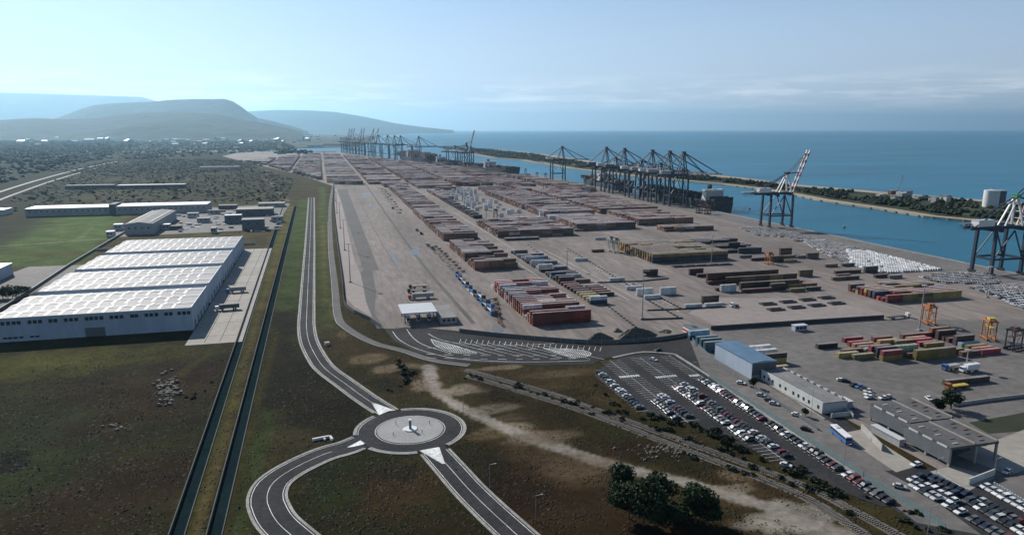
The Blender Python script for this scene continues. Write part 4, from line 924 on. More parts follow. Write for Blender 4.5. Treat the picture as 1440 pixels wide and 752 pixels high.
for n, (d, x, y, ang, cl, lab, grp, kind) in enumerate(CARS):
    j = random.uniform(.92, 1.08); colr = tuple(min(1, c*j) for c in cl[1])
    if n < 300:
        b, g, Lc = CARM[kind]; o = obj('parked_car' if kind != 'van' else 'parked_van', b); o.color = (*colr, 1); w = obj('window', g, o)
        o.location = (x-math.cos(ang)*Lc/2, y-math.sin(ang)*Lc/2, .13); o.rotation_euler = (0, 0, ang); tag(o, lab, 'car', grp)
    else:
        hgt = 1.75 if kind == 'van' else 1.45; Wd = .98 if kind == 'van' else .88; bl = hgt*(.55 if kind == 'van' else .58)
        carmass.box(x-Wd, x+Wd, y-2.4, y+2.3, .35, bl, 0, colr); q = (-2.3, 1.3) if kind == 'van' else (-1.9, .9)
        carmass.hexa(((x-Wd*.93, y+q[0]-.1, bl), (x+Wd*.93, y+q[0]-.1, bl), (x+Wd*.93, y+q[1]+.4, bl), (x-Wd*.93, y+q[1]+.4, bl), (x-Wd*.8, y+q[0], hgt), (x+Wd*.8, y+q[0], hgt), (x+Wd*.8, y+q[1]-.2, hgt), (x-Wd*.8, y+q[1]-.2, hgt)), 0, colr if kind == 'van' else (.03, .035, .04), skip=(0, 1))
        carmass.box(x-Wd*.8, x+Wd*.8, y+q[0], y+q[1]-.2, hgt, hgt+.06, 0, colr, skip=(0,))
        if kind == 'van': carmass.face(((x-Wd*.8, y+q[0]-.12, bl+.1), (x+Wd*.8, y+q[0]-.12, bl+.1), (x+Wd*.75, y+q[0]-.04, hgt-.15), (x-Wd*.75, y+q[0]-.04, hgt-.15)), 0, (.03, .035, .04))
if carmass.v: tag(carmass.build('new_cars', [MT['boxes']]), 'hundreds of new cars and vans parked in tight lines along the quay', 'cars', kind='stuff')
print('cars', len(CARS))
# ================================================================== BUILDINGS
def on_y(px, py, Y):
    """sight line met with the upright plane y = Y -> (x, z)"""
    a = (px-720)/FPX; b = (PY-py)/FPX; f = math.cos(PITCH)+b*math.sin(PITCH); u = b*math.cos(PITCH)-math.sin(PITCH)
    dx = a*math.cos(YAW)+f*math.sin(YAW); dy = -a*math.sin(YAW)+f*math.cos(YAW); t = Y/dy; return dx*t, CAM_H+u*t
def slab_wall(t, name, x0, x1, y0, y1, z0, z1, mat, label=None):
    o = MB().box(x0, x1, y0, y1, z0, z1).build(name, [mat], t)
    if label: o['label'] = label
    return o
SKY_A = MB().box(-.8, .8, -9.2, 9.2, 0, .14).mesh('skylight', [MT['skylight']])
WIN_A = MB().box(-.95, .95, -.06, .1, -1, 1).mesh('window', [MT['glass']])
DOOR_A = MB().box(-.06, .1, -2, 2, 0, 4.4).mesh('loading_door', [MT['dark_grey']])
def hall(y0, y1, label, first=False):
    x0, x1, Hh = -181, -78, 13.2
    t = empty('warehouse', ((x0+x1)/2, y0, .07)); tag(t, label, 'warehouse', 'white warehouses side by side'); ox = (x0+x1)/2
    L = lambda x: x-ox
    slab_wall(t, 'front_wall', L(x0), L(x1), 0, .4, 0, Hh, MT['white_wall']); slab_wall(t, 'back_wall', L(x0), L(x1), y1-y0-.4, y1-y0, 0, Hh, MT['white_wall'])
    slab_wall(t, 'side_wall', L(x1)-.4, L(x1), .4, y1-y0-.4, 0, Hh, MT['white_wall']); slab_wall(t, 'side_wall', L(x0), L(x0)+.4, .4, y1-y0-.4, 0, Hh, MT['white_wall'])
    D = y1-y0; nb = 3; bay = (D-1.2)/nb; rf = MB(); ry = [.6+k*bay for k in range(nb+1)]
    for k in range(nb):
        a, m_, b = ry[k], ry[k]+bay/2, ry[k+1]; z0, z1 = Hh+.05, Hh+.75
        X0, X1 = L(x0)+.3, L(x1)-.3
        rf.face(((X0, a, z0), (X1, a, z0), (X1, m_, z1), (X0, m_, z1))); rf.face(((X0, m_, z1), (X1, m_, z1), (X1, b, z0), (X0, b, z0)))
        for X, fl in ((X0, 0), (X1, 1)):
            q = ((X, a, z0), (X, b, z0), (X, m_, z1)); rf.face(q if not fl else q[::-1])
    roof = rf.build('roof', [MT['white_roof']], t)
    for k in range(nb):
        n = 13
        for i in range(n):
            for half in (0, 1):
                yy = ry[k]+bay*(.27 if half == 0 else .74); sx = L(x0)+5+i*(x1-x0-8)/n+(0 if half == 0 else 1.2)
                o = obj('skylight', SKY_A, roof, (sx, yy, Hh+.05+.7*(.54 if half == 0 else .52)+.04)); o.scale = (1, bay*.4/18.4, 1); o.rotation_euler = (math.atan(.7/(bay/2))*(1 if half == 0 else -1), 0, R(-3))
        MB().box(L(x0)+.5, L(x1)-.5, ry[k]+bay/2-.35, ry[k]+bay/2+.35, Hh+.72, Hh+.95).build('ridge_cap', [MT['skylight']], roof)
    MB().box(L(x0), L(x1), -.15, .55, Hh, Hh+.5).build('parapet', [MT['grey_wall'] if not first else MT['pale_wall']], t)
    slab_wall(t, 'parapet', L(x1)-.5, L(x1)+.12, .55, D-.1, Hh, Hh+.7, MT['white_wall'])
    for i in range(5): obj('loading_door', DOOR_A, t, (L(x1)+.02, 8+i*(D-14)/4, 0))
    if first:
        for zx in (10, 35, 60, 82, 130, 153, 176, 222, 244, 290, 313, 336, 382, 402, 424, 447, 492, 513, 536, 583, 602, 646, 667, 690, 733, 753, 790, 812, 832):
            x, z = on_y(zx/3.133, 260+(609-zx*.046)/3.133, y0); obj('window', WIN_A, t, (L(x), -.02, Hh-2.6))
        for zx in (20, 42, 66, 92, 140, 163):
            x, z = on_y(zx/3.133, 470, y0); o = obj('window', WIN_A, t, (L(x), -.02, 2.2)); o.scale = (1.1, 1, .5)
        for zx in (400, 444):
            x, z = on_y(zx/3.133, 470, y0); MB().box(L(x)-2.6, L(x)+2.6, -.08, .05, .02, 5.2).build('loading_door', [MT['dark_grey']], t)
    return t
HALLS = [(437, 496, 'nearest white warehouse with rows of small front windows and a ribbed roof', True), (506, 573, 'second white warehouse behind the one with the window front', False), (583, 648, 'third white warehouse in the row, before the rearmost one', False), (659, 733, 'rearmost white warehouse beside the industrial yard', False)]
for a, b, l, f in HALLS: hall(a, b, l, f)
def simple_building(name, label, x0, x1, y0, y1, h, wall, roof, cat='building', group=None, over=.3, gable=0.0, wins=0, strip=None, roof_label=None, z=.07):
    t = empty(name, ((x0+x1)/2, (y0+y1)/2, z)); tag(t, label, cat, group); a, b = (x1-x0)/2, (y1-y0)/2
    w = MB().box(-a, a, -b, b, 0, h, skip=(1,)).build('wall', [wall], t)
    r = MB()
    if gable:
        for s in (-1, 1): r.hexa(((s*0-(a+over if s < 0 else 0), -b-over, h if s < 0 else h+gable), ((a+over) if s > 0 else 0, -b-over, h+gable if s < 0 else h), ((a+over) if s > 0 else 0, b+over, h+gable if s < 0 else h), (-(a+over) if s < 0 else 0, b+over, h if s < 0 else h+gable),
                                  (-(a+over) if s < 0 else 0, -b-over, (h if s < 0 else h+gable)+.25), ((a+over) if s > 0 else 0, -b-over, (h+gable if s < 0 else h)+.25), ((a+over) if s > 0 else 0, b+over, (h+gable if s < 0 else h)+.25), (-(a+over) if s < 0 else 0, b+over, (h if s < 0 else h+gable)+.25)))
        w2 = MB(); 
        for y in (-b, b): w2.face(((-a, y, h), (a, y, h), (0, y, h+gable)) if y < 0 else ((a, y, h), (-a, y, h), (0, y, h+gable)))
        w2.build('gable', [wall], t)
    else: r.box(-a-over, a+over, -b-over, b+over, h, h+.4)
    ro = r.build('roof', [roof], t)
    if strip:
        for k in range(strip): MB().box(-a*.75+k*(1.5*a/max(1, strip-1))-.5, -a*.75+k*(1.5*a/max(1, strip-1))+.5, -b*.9, b*.9, h+.4+gable*.5, h+.5+gable*.5+.1).build('skylight', [MT['skylight']], ro)
    if wins:
        for k in range(wins): MB().box(-.9, .9, -.05, .06, -.8, .8).build('window', [MT['glass']], t, (-a+(k+.7)*2*a/(wins+.4), -b-.02, h*.62))
    return t
simple_building('industrial_hall', 'grey gabled industrial hall behind the white warehouses', -216, -187, 872, 1010, 11.5, MT['grey_wall'], MT['grey_roof'], gable=2.2, wins=4, strip=2)
t = simple_building('industrial_hall', 'long low hall with a bright white roof beyond the green field', -388, -286, 1090, 1130, 10.5, MT['grey_wall'], MT['skylight'], wins=14)
t = simple_building('industrial_hall', 'right half of the long white roofed hall, beside its stair tower', -278, -160, 1088, 1130, 11, MT['grey_wall'], MT['skylight'], wins=16)
simple_building('stair_tower', 'narrow dark tower between the two long white roofed halls', -285.4, -278.6, 1087, 1120, 14, MT['dark_grey'], MT['grey_roof'])
simple_building('white_store', 'white flat roofed store at the left edge by dark bushes', -330, -247, 617, 652, 9, MT['white_wall'], MT['skylight'], wins=8)
simple_building('old_shed', 'low old shed with patched white roof on the scrubland, right of its twin', -392, -268, 1560, 1585, 7, MT['dark_grey'], MT['white_roof'], wins=12)
simple_building('old_shed', 'low old shed on the scrubland, left and smaller of the two', -488, -402, 1580, 1600, 7, MT['dark_grey'], MT['grey_roof'], wins=8)
simple_building('long_slab_store', 'pale low store far out on the scrubland near the town', -350, -240, 2300, 2330, 6, MT['pale_wall'], MT['slab'])
simple_building('white_shed', 'small white shed left of the long white roofed hall', -452, -425, 1120, 1150, 7, MT['pale_wall'], MT['skylight'])
for px0, px1, pyb, pyt, wl, rf, lab in [
    (341.5, 371.7, 323, 309, 'dark_grey', 'dark_grey', 'dark grey cube shaped shed by the ditch'), (317, 340, 314, 303, 'dark_grey', 'skylight', 'dark shed with pale roof in the middle of the industrial yard'),
    (334, 384, 303, 294, 'dark_grey', 'slab', 'long dark shed at the back of the industrial yard'), (293, 309, 301, 296, 'grey_wall', 'grey_roof', 'low grey roofed hut at the back of the yard'),
    (264, 279, 306, 300, 'pale_wall', 'white_roof', 'pale flat shed left of the yard centre'), (278, 295, 313, 307, 'grey_wall', 'white_roof', 'grey shed before the pale flat one'),
    (228, 239, 323, 316, 'grey_wall', 'skylight', 'small pale shed against the gabled hall'), (240, 255, 323, 318, 'dark_grey', 'grey_roof', 'dark low shed right of the small pale one'),
    (297, 304, 328, 321, 'grey_wall', 'white_roof', 'little hut at the front of the industrial yard'), (364, 400, 291, 286, 'grey_wall', 'slab', 'low pale roofed store at the rear corner by the ditch'),
    (308, 333, 294, 289, 'dark_grey', 'grey_roof', 'dark low store along the rear fence'), (382, 398, 312, 305, 'grey_wall', 'grey_roof', 'grey store at the ditch side of the yard'),
    (150, 160, 333, 326, 'pale_wall', 'skylight', 'small white hut left of the gabled hall'), (161, 172, 324, 316, 'white_wall', 'skylight', 'taller white hut beside the gabled hall')]:
    A = G(px0, pyb); B = G(px1, pyb); h = (pyb-pyt)/((pyb-182)/115)*1.05; y0 = min(A[1], B[1]); d = max(9, (B[0]-A[0])*.6)
    simple_building('yard_shed', lab, A[0], B[0], y0, y0+d, max(3.5, h), MT[wl], MT[rf], 'shed', 'sheds in the industrial yard', wins=2)
rg = random.Random(21)
PILE = MB()
for k in range(90):   # pallets, sacks and sheeted goods lying about that yard
    px, py = rg.uniform(235, 395), rg.uniform(294, 327); x, y = G(px, py); s = rg.uniform(1.2, 4); cl = rg.choice([(.6, .62, .66), (.45, .5, .58), (.3, .3, .3), (.65, .65, .65), (.1, .1, .1)])
    PILE.box(x, x+s*rg.uniform(1, 2.4), y, y+s, .1, .1+rg.uniform(.4, 2.6), 0, cl)
tag(PILE.build('stacked_goods', [MT['boxes']]), 'pale pallets and sheeted goods scattered about the industrial yard', 'goods', kind='stuff')
# perimeter wall and lane on the left of the warehouses
w = MB(); ribbon(w, [(-204, 430), (-208, 560), (-215, 680), (-222, 930)], -.3, .3, 0, thick=2.2); tag(w.build('boundary_wall', [MT['dark_grey']]), 'dark boundary wall along the left flank of the white warehouses', 'wall')
w = MB(); ribbon(w, [(-215, 760), (-150, 762), (-70, 764)], -.3, .3, 0, thick=2.4); tag(w.build('boundary_wall', [MT['concrete']]), 'concrete wall behind the rearmost white warehouse', 'wall')
for k, (y, l) in enumerate(((560, 10), (612, 12), (690, 9))):
    simple_building('lean_to', ['low white annex at the left flank of the second warehouse', 'low white annex at the left flank of the third warehouse', 'low white annex at the left flank of the rearmost warehouse'][k], -192, -183, y, y+l, 4, MT['pale_wall'], MT['skylight'], 'annex')

# ---- gate canopy, annex
def canopy(name, label, x0, x1, y0, y1, h, th, cols, roofm, colm, cat='canopy', fascia=None):
    t = empty(name, ((x0+x1)/2, (y0+y1)/2, .13)); tag(t, label, cat); a, b = (x1-x0)/2, (y1-y0)/2
    r = MB().box(-a, a, -b, b, h, h+th).build('roof', [roofm], t)
    for cx, cy in cols: MB().box(-.35, .35, -.35, .35, 0, h-.01).build('column', [colm], t, (cx*a, cy*b, 0))
    return t, r, a, b
cr_ = GP('560,428.7 610,426 612,439 565,442', 6.5)
gx0, gx1 = (cr_[0][0]+cr_[3][0])/2, (cr_[1][0]+cr_[2][0])/2; gy0, gy1 = (cr_[2][1]+cr_[3][1])/2, (cr_[0][1]+cr_[1][1])/2
t, r, a, b = canopy('gate_canopy', 'white roofed entrance canopy over the terminal gate lanes', gx0, gx1, gy0, gy1, 6.2, .7, [(-.82, -.8), (0, -.8), (.82, -.8), (-.82, .8), (0, .8), (.82, .8)], MT['skylight'], MT['dark_grey'])
MB().box(-a-.05, a+.05, -b-.08, -b-.003, 6.15, 6.95).build('fascia', [MT['white_wall']], t)
for k in range(3):
    xx = gx0+3+k*6.5; tt = simple_building('gate_booth', ['left', 'middle', 'right'][k]+' white ticket booth under the gate canopy', xx, xx+2, gy0+5, gy0+9, 2.8, MT['pale_wall'], MT['skylight'], 'booth', 'ticket booths under the gate canopy', wins=1, z=.13)
simple_building('gate_office', 'dark low office beside the gate canopy', gx1+1.2, gx1+11, gy0-5, gy1+2, 3.6, MT['grey_wall'], MT['grey_roof'], wins=3, z=.13)
# ---- blue roofed shed
t = simple_building('blue_roofed_shed', 'tall shed with blue sheet roof and white long wall by the car park', 190, 203, 278, 311, 8, MT['white_wall'], MT['blue_roof'], 'shed', gable=.7, over=.25)
MB().box(-6.45, 6.45, -16.62, -16.51, 2.2, 7.9).build('front_wall', [MT['dark_grey']], t); MB().box(-6.3, -.4, -16.6, -16.51, .1, 2.15).build('shutter_door', [MT['steel']], t)
# ---- grey office block
t = simple_building('office_block', 'long single storey grey office with small windows beside the access road', 194.5, 206.5, 234, 277, 4.4, MT['pale_wall'], MT['grey_roof'], over=.0)
for x in (-6.05, 5.7): MB().box(x, x+.35, -21.7, 21.7, 4.4, 5.1).build('parapet', [MT['pale_wall']], t)
for k, yy in enumerate((-19, -13, -9.5, -6, -2.5, 3, 7, 12.5, 15.5, 19)): MB().box(-.06, .06, -.6, .6, -.75, .75).build('window', [MT['glass']], t, (-6.03, yy, 2.3))
for k in range(9): MB().box(-.4, .4, -.4, .4, 0, .7).build('roof_vent', [MT['skylight']], t, (5.2, -19+k*4.6, 5.1))
MB().box(-5, 5, -26, -25.7, 0, 1.9).build('yard_wall', [MT['pale_wall']], t); MB().box(5, 5.3, -26, -21.8, 0, 1.9).build('yard_wall', [MT['pale_wall']], t)
simple_building('kiosk', 'small grey kiosk with white flat roof behind the office', 207.5, 211, 236, 241, 3, MT['grey_wall'], MT['skylight'], 'kiosk')
simple_building('kiosk', 'red and white low cabin with dark roof near the soil heaps', 199, 205, 352, 362, 3.2, MT['white'], MT['dark_grey'], 'kiosk')
MB().box(-3.06, -3.0, -5, 5, .6, 1.9).build('red_band', [MT['red']], [o for o in scene.objects if o.get('label', '').startswith('red and white low')][0])
px, py = G(1118, 466); simple_building('kiosk', 'lone white cabin against the long dark wall', px, px+8, py, py+3.4, 3, MT['white_wall'], MT['skylight'], 'cabin', wins=3)
# ---- customs canopies
def customs(label, x0, x1, y0, y1):
    t, r, a, b = canopy('customs_canopy', label, x0, x1, y0, y1, 6.4, .9, [(-.96, -.96), (.1, -.96), (.96, -.96), (-.96, 0), (.96, 0), (-.96, .96), (.1, .96), (.96, .96)], MT['canopy_roof'], MT['concrete'])
    for x in (.02, .96): MB().box(a*x-.25, a*x+.25, -b*.97, b*.97, 7.3, 7.7).build('roof_rib', [MT['slab']], r)
    for k in range(6): MB().box(a*.45-.8+(k % 2)*2.4, a*.45+1.3+(k % 2)*2.4, -b*.8+k*b*.28, -b*.8+k*b*.28+.8, 7.3, 7.55).build('roof_light', [MT['rust'] if k % 2 else MT['dark_grey']], r)
    for k in range(5): MB().box(-a*.7+(k % 2)*2.4, -a*.7+2.2+(k % 2)*2.4, -b*.8+k*b*.36, -b*.8+k*b*.36+.9, 7.3, 7.5).build('roof_light', [MT['dark_grey'] if k % 2 else MT['concrete']], r)
    for k in range(3): MB().box(-a-.09, -a-.003, -b*.85+k*b*.62, -b*.85+k*b*.62+b*.42, 6.5, 7.2).build('sign_board', [MT['pale_wall']], t)
    MB().box(-a-.02, -a+.25, -b, b, 1.3, 6.39).build('valance', [MT['dark_grey']], t)
    return t
customs('far wing of the dark flat roofed customs canopy beside the office', 209, 229, 203.5, 224)
customs('near wing of the dark flat roofed customs canopy on tall columns', 205.5, 226.5, 182, 202.5)
simple_building('control_booth', 'long low white roofed booth under the customs canopy edge', 201.5, 203.6, 200, 214, 2.6, MT['grey_wall'], MT['skylight'], 'booth')
def wall_line(label, pts, h, th, mat, name='boundary_wall', cat='wall', z=.09):
    w = MB(); ribbon(w, pts, -th/2, th/2, z, thick=h); return tag(w.build(name, [mat]), label, cat)
wall_line('grey concrete wall between the bus and the customs canopy', GP('1211,604 1240,634'), 2.6, .4, MT['concrete'])
wall_line('long dark wall across the middle of the yard', [(216, 359.5), (280, 357), (333, 354.5)], 2.4, .5, MT['dark_steel'])
wall_line('pale wall below the striped kerb by the lower lot', GP('1362,682 1398,668'), 2.4, .4, MT['pale_wall'])
wall_line('short dark kerb wall on the open yard', GP('840,398 900,396 940,392'), .9, .4, MT['dark_steel'])
wall_line('dark kerb wall under the tall mast', GP('901,450 960,448'), .9, .4, MT['dark_steel'])
wall_line('dark kerb wall with white boxes behind it', GP('910,437 960,435 1020,432'), .8, .4, MT['dark_steel'])
wall_line('low wall behind the round tree at the lower yard', GP('1340,571 1390,564 1440,558 1480,553'), 1.4, .4, MT['concrete'])
wall_line('yard side wall of the office strip', GP('1116,531 1160,560 1200,588'), 1.8, .35, MT['concrete'])
sheet('paved_yard', GP('1180,610 1210,604 1290,655 1260,664'), .135, MT['slab']); sheet('grass_plot', GP('1362,594 1440,580 1500,600 1440,606 1390,610'), .10, MT['land']); sheet('customs_forecourt', GP('1300,665 1340,655 1400,672 1362,690'), .139, MT['slab'])
for k, s in enumerate(('1345,640 1440,604 1500,640 1420,668',)): sheet('paved_path', GP(s), .12, MT['slab'])
# striped kerb blocks by the lower lot
for L, nm, n in ((GP('1317,667 1358,691'), 'behind the black cars', 15), (GP('1398,681 1450,712'), 'behind the white cars', 14)):
    for k in range(n):
        x = L[0][0]+(L[1][0]-L[0][0])*k/n; y = L[0][1]+(L[1][1]-L[0][1])*k/n
        mb = MB(); mb.hexa(((-.35, -.3, 0), (.35, -.3, 0), (.35, .3, 0), (-.35, .3, 0), (-.2, -.2, .8), (.2, -.2, .8), (.2, .2, .8), (-.2, .2, .8)))
        o = mb.build('barrier_block', [MT['white']], None, (x, y, .13), .5); tag(o, f'white barrier block in the line {nm}, {ORD[k]} from the far end', 'barrier', 'white barrier blocks '+nm)
# ---- bus, trucks
def wheels(t, xs, w, r=.5, z=0):
    for x in xs:
        for s in (-1, 1):
            MB().cyl((x, s*(w/2-.28), r+z), (x, s*w/2, r+z), r, n=12).build('wheel', [MT['black']], t)
def bus():
    x, y = G(1171, 607); x2, y2 = G(1203, 634); a = math.atan2(y2-y, x2-x)
    t = empty('bus', (x, y, .13), a); tag(t, 'blue coach with white roof parked beside the access road', 'bus')
    MB().box(0, 12, -1.25, 1.25, .4, 1.75).build('body', [MT['blue']], t); MB().box(.08, 11.92, -1.2, 1.2, 1.75, 2.75).build('window', [MT['glass']], t)
    MB().box(0, 12, -1.25, 1.25, 2.75, 3.2).build('roof', [MT['white']], t); MB().box(2, 4, -.8, .8, 3.2, 3.45).build('air_unit', [MT['skylight']], t)
    for k in range(7): MB().box(.05+k*1.95, .2+k*1.95, -1.24, 1.24, 1.75, 2.75).build('pillar', [MT['blue']], t)
    wheels(t, (2.4, 9.2), 2.5)
bus()
def truck(px, py, rz, label, cab, trailer, tl=12.4, th=2.7, flat=False, group='lorries about the yard'):
    x, y = G(px, py); t = empty('lorry', (x, y, .13), rz); tag(t, label, 'truck', group)
    MB().box(0, 2.1, -1.2, 1.2, .7, 3.0).build('cab', [cab], t); MB().box(-.05, .3, -1.1, 1.1, 1.9, 2.8).build('windscreen', [MT['glass']], t)
    MB().box(1.5, 5.4, -.5, .5, .6, 1.0).build('chassis', [MT['dark_steel']], t)
    if flat: MB().box(3, 3+tl, -1.2, 1.2, 1.1, 1.4).build('trailer_bed', [trailer], t)
    else: MB().box(2.7, 2.7+tl, -1.25, 1.25, 1.2, 1.2+th).build('trailer_box', [trailer], t)
    wheels(t, (1.0, 4.2, 2+tl*.75, 3.3+tl*.75), 2.5)
    return t
truck(574, 421, 0.03, 'red lorry with long grey trailer behind the gate canopy', MT['red'], MT['grey_wall'], 15)
truck(573, 412, 0.03, 'cream flat lorry behind the red one', MT['dark_steel'], MT['slab'], 13, .8)
truck(575, 406, 0.03, 'second cream flat lorry, farthest behind the gate', MT['dark_steel'], MT['slab'], 12, .8)
truck(1326, 521, .1, 'blue flat lorry in front of the coloured containers', MT['blue'], MT['grey_wall'], 7, 1.2)
truck(1351, 524, .06, 'white covered lorry by the coloured containers', MT['white'], MT['white'], 8, 2.6)
truck(1278, 446, math.pi+.05, 'white cab lorry with empty flat bed by the wall end', MT['white'], MT['dark_steel'], 14, flat=True)
truck(1330, 548, .03, 'yellow flat lorry behind the brown row', MT['orange'], MT['yellow'], 9, .5)
truck(1027, 432, .1, 'small white tractor by the white boxes', MT['white'], MT['dark_steel'], 3, flat=True)
truck(303, 437, .1, 'white lorry with dark trailer at the loading side of the warehouses', MT['white'], MT['dark_grey'], 12)
truck(318, 412, .1, 'second lorry backed to the loading side of the warehouses', MT['blue'], MT['grey_wall'], 11)
for k, (px, py) in enumerate(((566, 280), (552, 294), (586, 325), (601, 346), (608, 351), (592, 330))):
    truck(px, py, 1.35, ['dark tractor lorry far up the yard', 'dark lorry left of the trailer line', 'grey tractor beside the third long block', 'white cab at the far end of the chassis line', 'blue cab at the far end of the chassis line', 'black tractor before the third long block'][k], MT[['dark_steel', 'dark_steel', 'grey_wall', 'white', 'blue', 'black'][k]], MT['dark_steel'], 6, flat=True)
# skeleton trailers in a line
def chassis_mesh(mat2):
    mb = MB()
    for s in (-.45, .45): mb.box(s-.12, s+.12, 0, 12, 1.05, 1.35)
    for k in range(6): mb.box(-1.25, 1.25, .1+k*2.35, .35+k*2.35, 1.15, 1.38)
    for y in (9, 10.3):
        for s in (-1.1, .75): mb.cyl((s, y, .5), (s+.35, y, .5), .5, n=8, m=1)
    mb.box(-.3, -.1, 2.2, 2.4, 0, 1.05); mb.box(.1, .3, 2.2, 2.4, 0, 1.05)
    return mb.mesh('skeleton_trailer', [mat2, MT['black']])
CH = chassis_mesh(MT['rust']); CHd = chassis_mesh(MT['dark_steel'])
a = G(604, 349); b = G(645, 390); n = 10
for k in range(n):
    o = obj('skeleton_trailer', CH, None, (a[0]+(b[0]-a[0])*k/n+random.uniform(-1, 1), a[1]+(b[1]-a[1])*k/n, .1), R(-90)+random.uniform(.5, .7))
    tag(o, f'rusty skeleton trailer in the slanting line on the yard, {ORD[k]} from the far end', 'trailer', 'rusty skeleton trailers in a line')
a = G(534, 266); b = G(561, 305); n = 12
for k in range(n):
    o = obj('skeleton_trailer', CHd, None, (a[0]+(b[0]-a[0])*k/n+random.uniform(-1.5, 1.5), a[1]+(b[1]-a[1])*k/n, .1), R(-90)+random.uniform(.3, 1.0))
    tag(o, f'dark trailer in the far line beside the fourth block, {ORD[k]} from the far end', 'trailer', 'dark trailers in the far line')
# stacked flat racks: bed plus two end walls
def rack_parts(mat):
    bed = MB().box(-1.2, 1.2, 0, 12, 0, .5).mesh('bed', [mat]); end = MB().box(-1.2, 1.2, -.12, .12, .5, 2.3)
    for s in (-1.2, 1.0): end.box(s, s+.2, -.16, .16, .5, 2.4)
    return bed, end.mesh('end_wall', [mat])
RB = {k: rack_parts(MT[m]) for k, m in (('blue', 'blue'), ('grey', 'grey_wall'), ('dark', 'dark_steel'), ('white', 'pale_wall'))}
a = G(647, 394); b = G(700, 452); n = 9
for k in range(n):
    x, y = a[0]+(b[0]-a[0])*k/n, a[1]+(b[1]-a[1])*k/n
    for t_ in range(2 if k < 6 else 3):
        kd = ['blue', 'dark', 'blue', 'grey', 'white', 'dark'][(k+t_*2) % 6]; r_ = empty('flat_rack', (x+random.uniform(-.3, .3), y, .1+t_*2.5), R(0)); tag(r_, f'{kd} flat rack in the stacked line by the yard fence, {ORD[k]} stack, {["ground","second","top"][t_]} tier', 'flat rack', 'flat racks stacked in a line')
        obj('bed', RB[kd][0], r_); obj('end_wall', RB[kd][1], r_, (0, .2, 0)); obj('end_wall', RB[kd][1], r_, (0, 11.8, 0))
for k in range(6):
    x, y = G(682+k*5, 425+k*7); o = obj('skeleton_trailer', CH, None, (x, y, .1), R(-60)+k*.2); tag(o, f'rusty trailer frame lying beside the flat racks, {ORD[k]} from the far end', 'trailer', 'rusty frames beside the flat racks')
# rectangular lifting frames on the ground
FRM = MB(); 
for y in (0, 4.2): FRM.box(0, 11, y, y+.9, 0, .9)
for x in (0, 10.0): FRM.box(x, x+1.0, .9, 4.2, 0, .9)
FRM = FRM.mesh('lifting_frame', [MT['dark_steel']])
for r_, (p, q, n) in enumerate((((1073, 430), (1158, 421), 4), ((1084, 438), (1172, 429), 4), ((948, 376.5), (1016, 373.5), 5))):
    a, b = G(*p), G(*q)
    for k in range(n):
        o = obj('lifting_frame', FRM, None, (a[0]+(b[0]-a[0])*k/max(1, n-1)*.98, a[1]+(b[1]-a[1])*k/max(1, n-1), .1), .02); tag(o, f'dark rectangular frame on the yard floor, {["back","front","far"][r_]} line, {ORD[k]} from left', 'frame', 'dark frames laid on the yard')
# tyre and block line of the rail strip
blk = MB()
for p, q, n in (((742, 345), (905, 470), 40), ((798, 350), (900, 412), 26), ((890, 400), (960, 436), 16), ((905, 420), (955, 448), 12)):
    for k in range(n): 
        x, y = G(p[0]+(q[0]-p[0])*k/n, p[1]+(q[1]-p[1])*k/n); blk.box(x, x+1.4, y, y+1.6, .06, .6)
tag(blk.build('bay_stops', [MT['dark_steel']]), 'dark stop blocks strung along the rail strip', 'blocks', kind='stuff')
# ---- railway
def railway(pts, nm):
    L = smooth_line(pts, 3); b_ = MB(); ribbon(b_, L, -2.2, 2.2, .03); o = b_.build('railway_track', [MT['ballast']]); o['kind'] = 'structure'
    r_ = MB()
    for s in (-.75, .75): ribbon(r_, L, s-.10, s+.10, .25, thick=.16)
    k = r_.build('rails', [MT['rail']], o)
    s_ = MB(); S = smooth_line(pts, .75)
    for p, q in zip(S[:-1], S[1:]):
        d = np.array(q)-np.array(p); d = d/np.linalg.norm(d); n_ = np.array([d[1], -d[0]])*1.25; e = d*.13; c = np.array(p)
        qd = [c-n_-e, c+n_-e, c+n_+e, c-n_+e]; a_ = qd if True else qd
        s_.hexa([(*v, .05) for v in (a_[3], a_[2], a_[1], a_[0])][::-1]+[(*v, .25) for v in (a_[3], a_[2], a_[1], a_[0])][::-1], skip=(0,))
    tag(s_.build('sleepers', [MT['sleeper']], o), kind='stuff')
railway([(63, 326), (80, 304), (97, 280), (102, 270), (125, 228), (147, 187), (152, 172), (162, 120)], 'far'); railway([(62, 318), (80, 293), (101, 261), (122, 221), (143, 180), (147, 154), (155, 110)], 'near')
# ---- fences
def fence(label, pts, h, panel_mat, step=5.0, name='fence', post=True, panels=True, cat='fence', solid=True):
    L = smooth_line(pts, step); t = empty(name, (*L[0], 0)); tag(t, label, cat); ox, oy = L[0]
    for i in range(len(L)-1):
        p, q = np.array(L[i]), np.array(L[i+1]); d = q-p; l = float(np.linalg.norm(d)); a = math.atan2(d[1], d[0])
        if i == 0 or abs(l-step) > .0: 
            pm_ = MB().box(.08, l-.08, -.05, .05, .1, h).mesh('panel', [panel_mat])
        obj('panel', pm_, t, (p[0]-ox, p[1]-oy, .06), a)
        obj('post', POST, t, (p[0]-ox, p[1]-oy, .06))
POST = MB().box(-.08, .08, -.08, .08, 0, 2.4).mesh('post', [MT['steel']])
fence('pale teal mesh fence along the right edge of the car park', [(172.6, 286), (172.3, 240), (172, 200), (171.5, 150)], 2.1, MT['teal'])
fence('dark perimeter fence along the yard behind the entrance road', GP('646,467 700,473 770,479 846,483.5 930,478.5 968,472'), 2.2, MT['dark_grey'], 7)
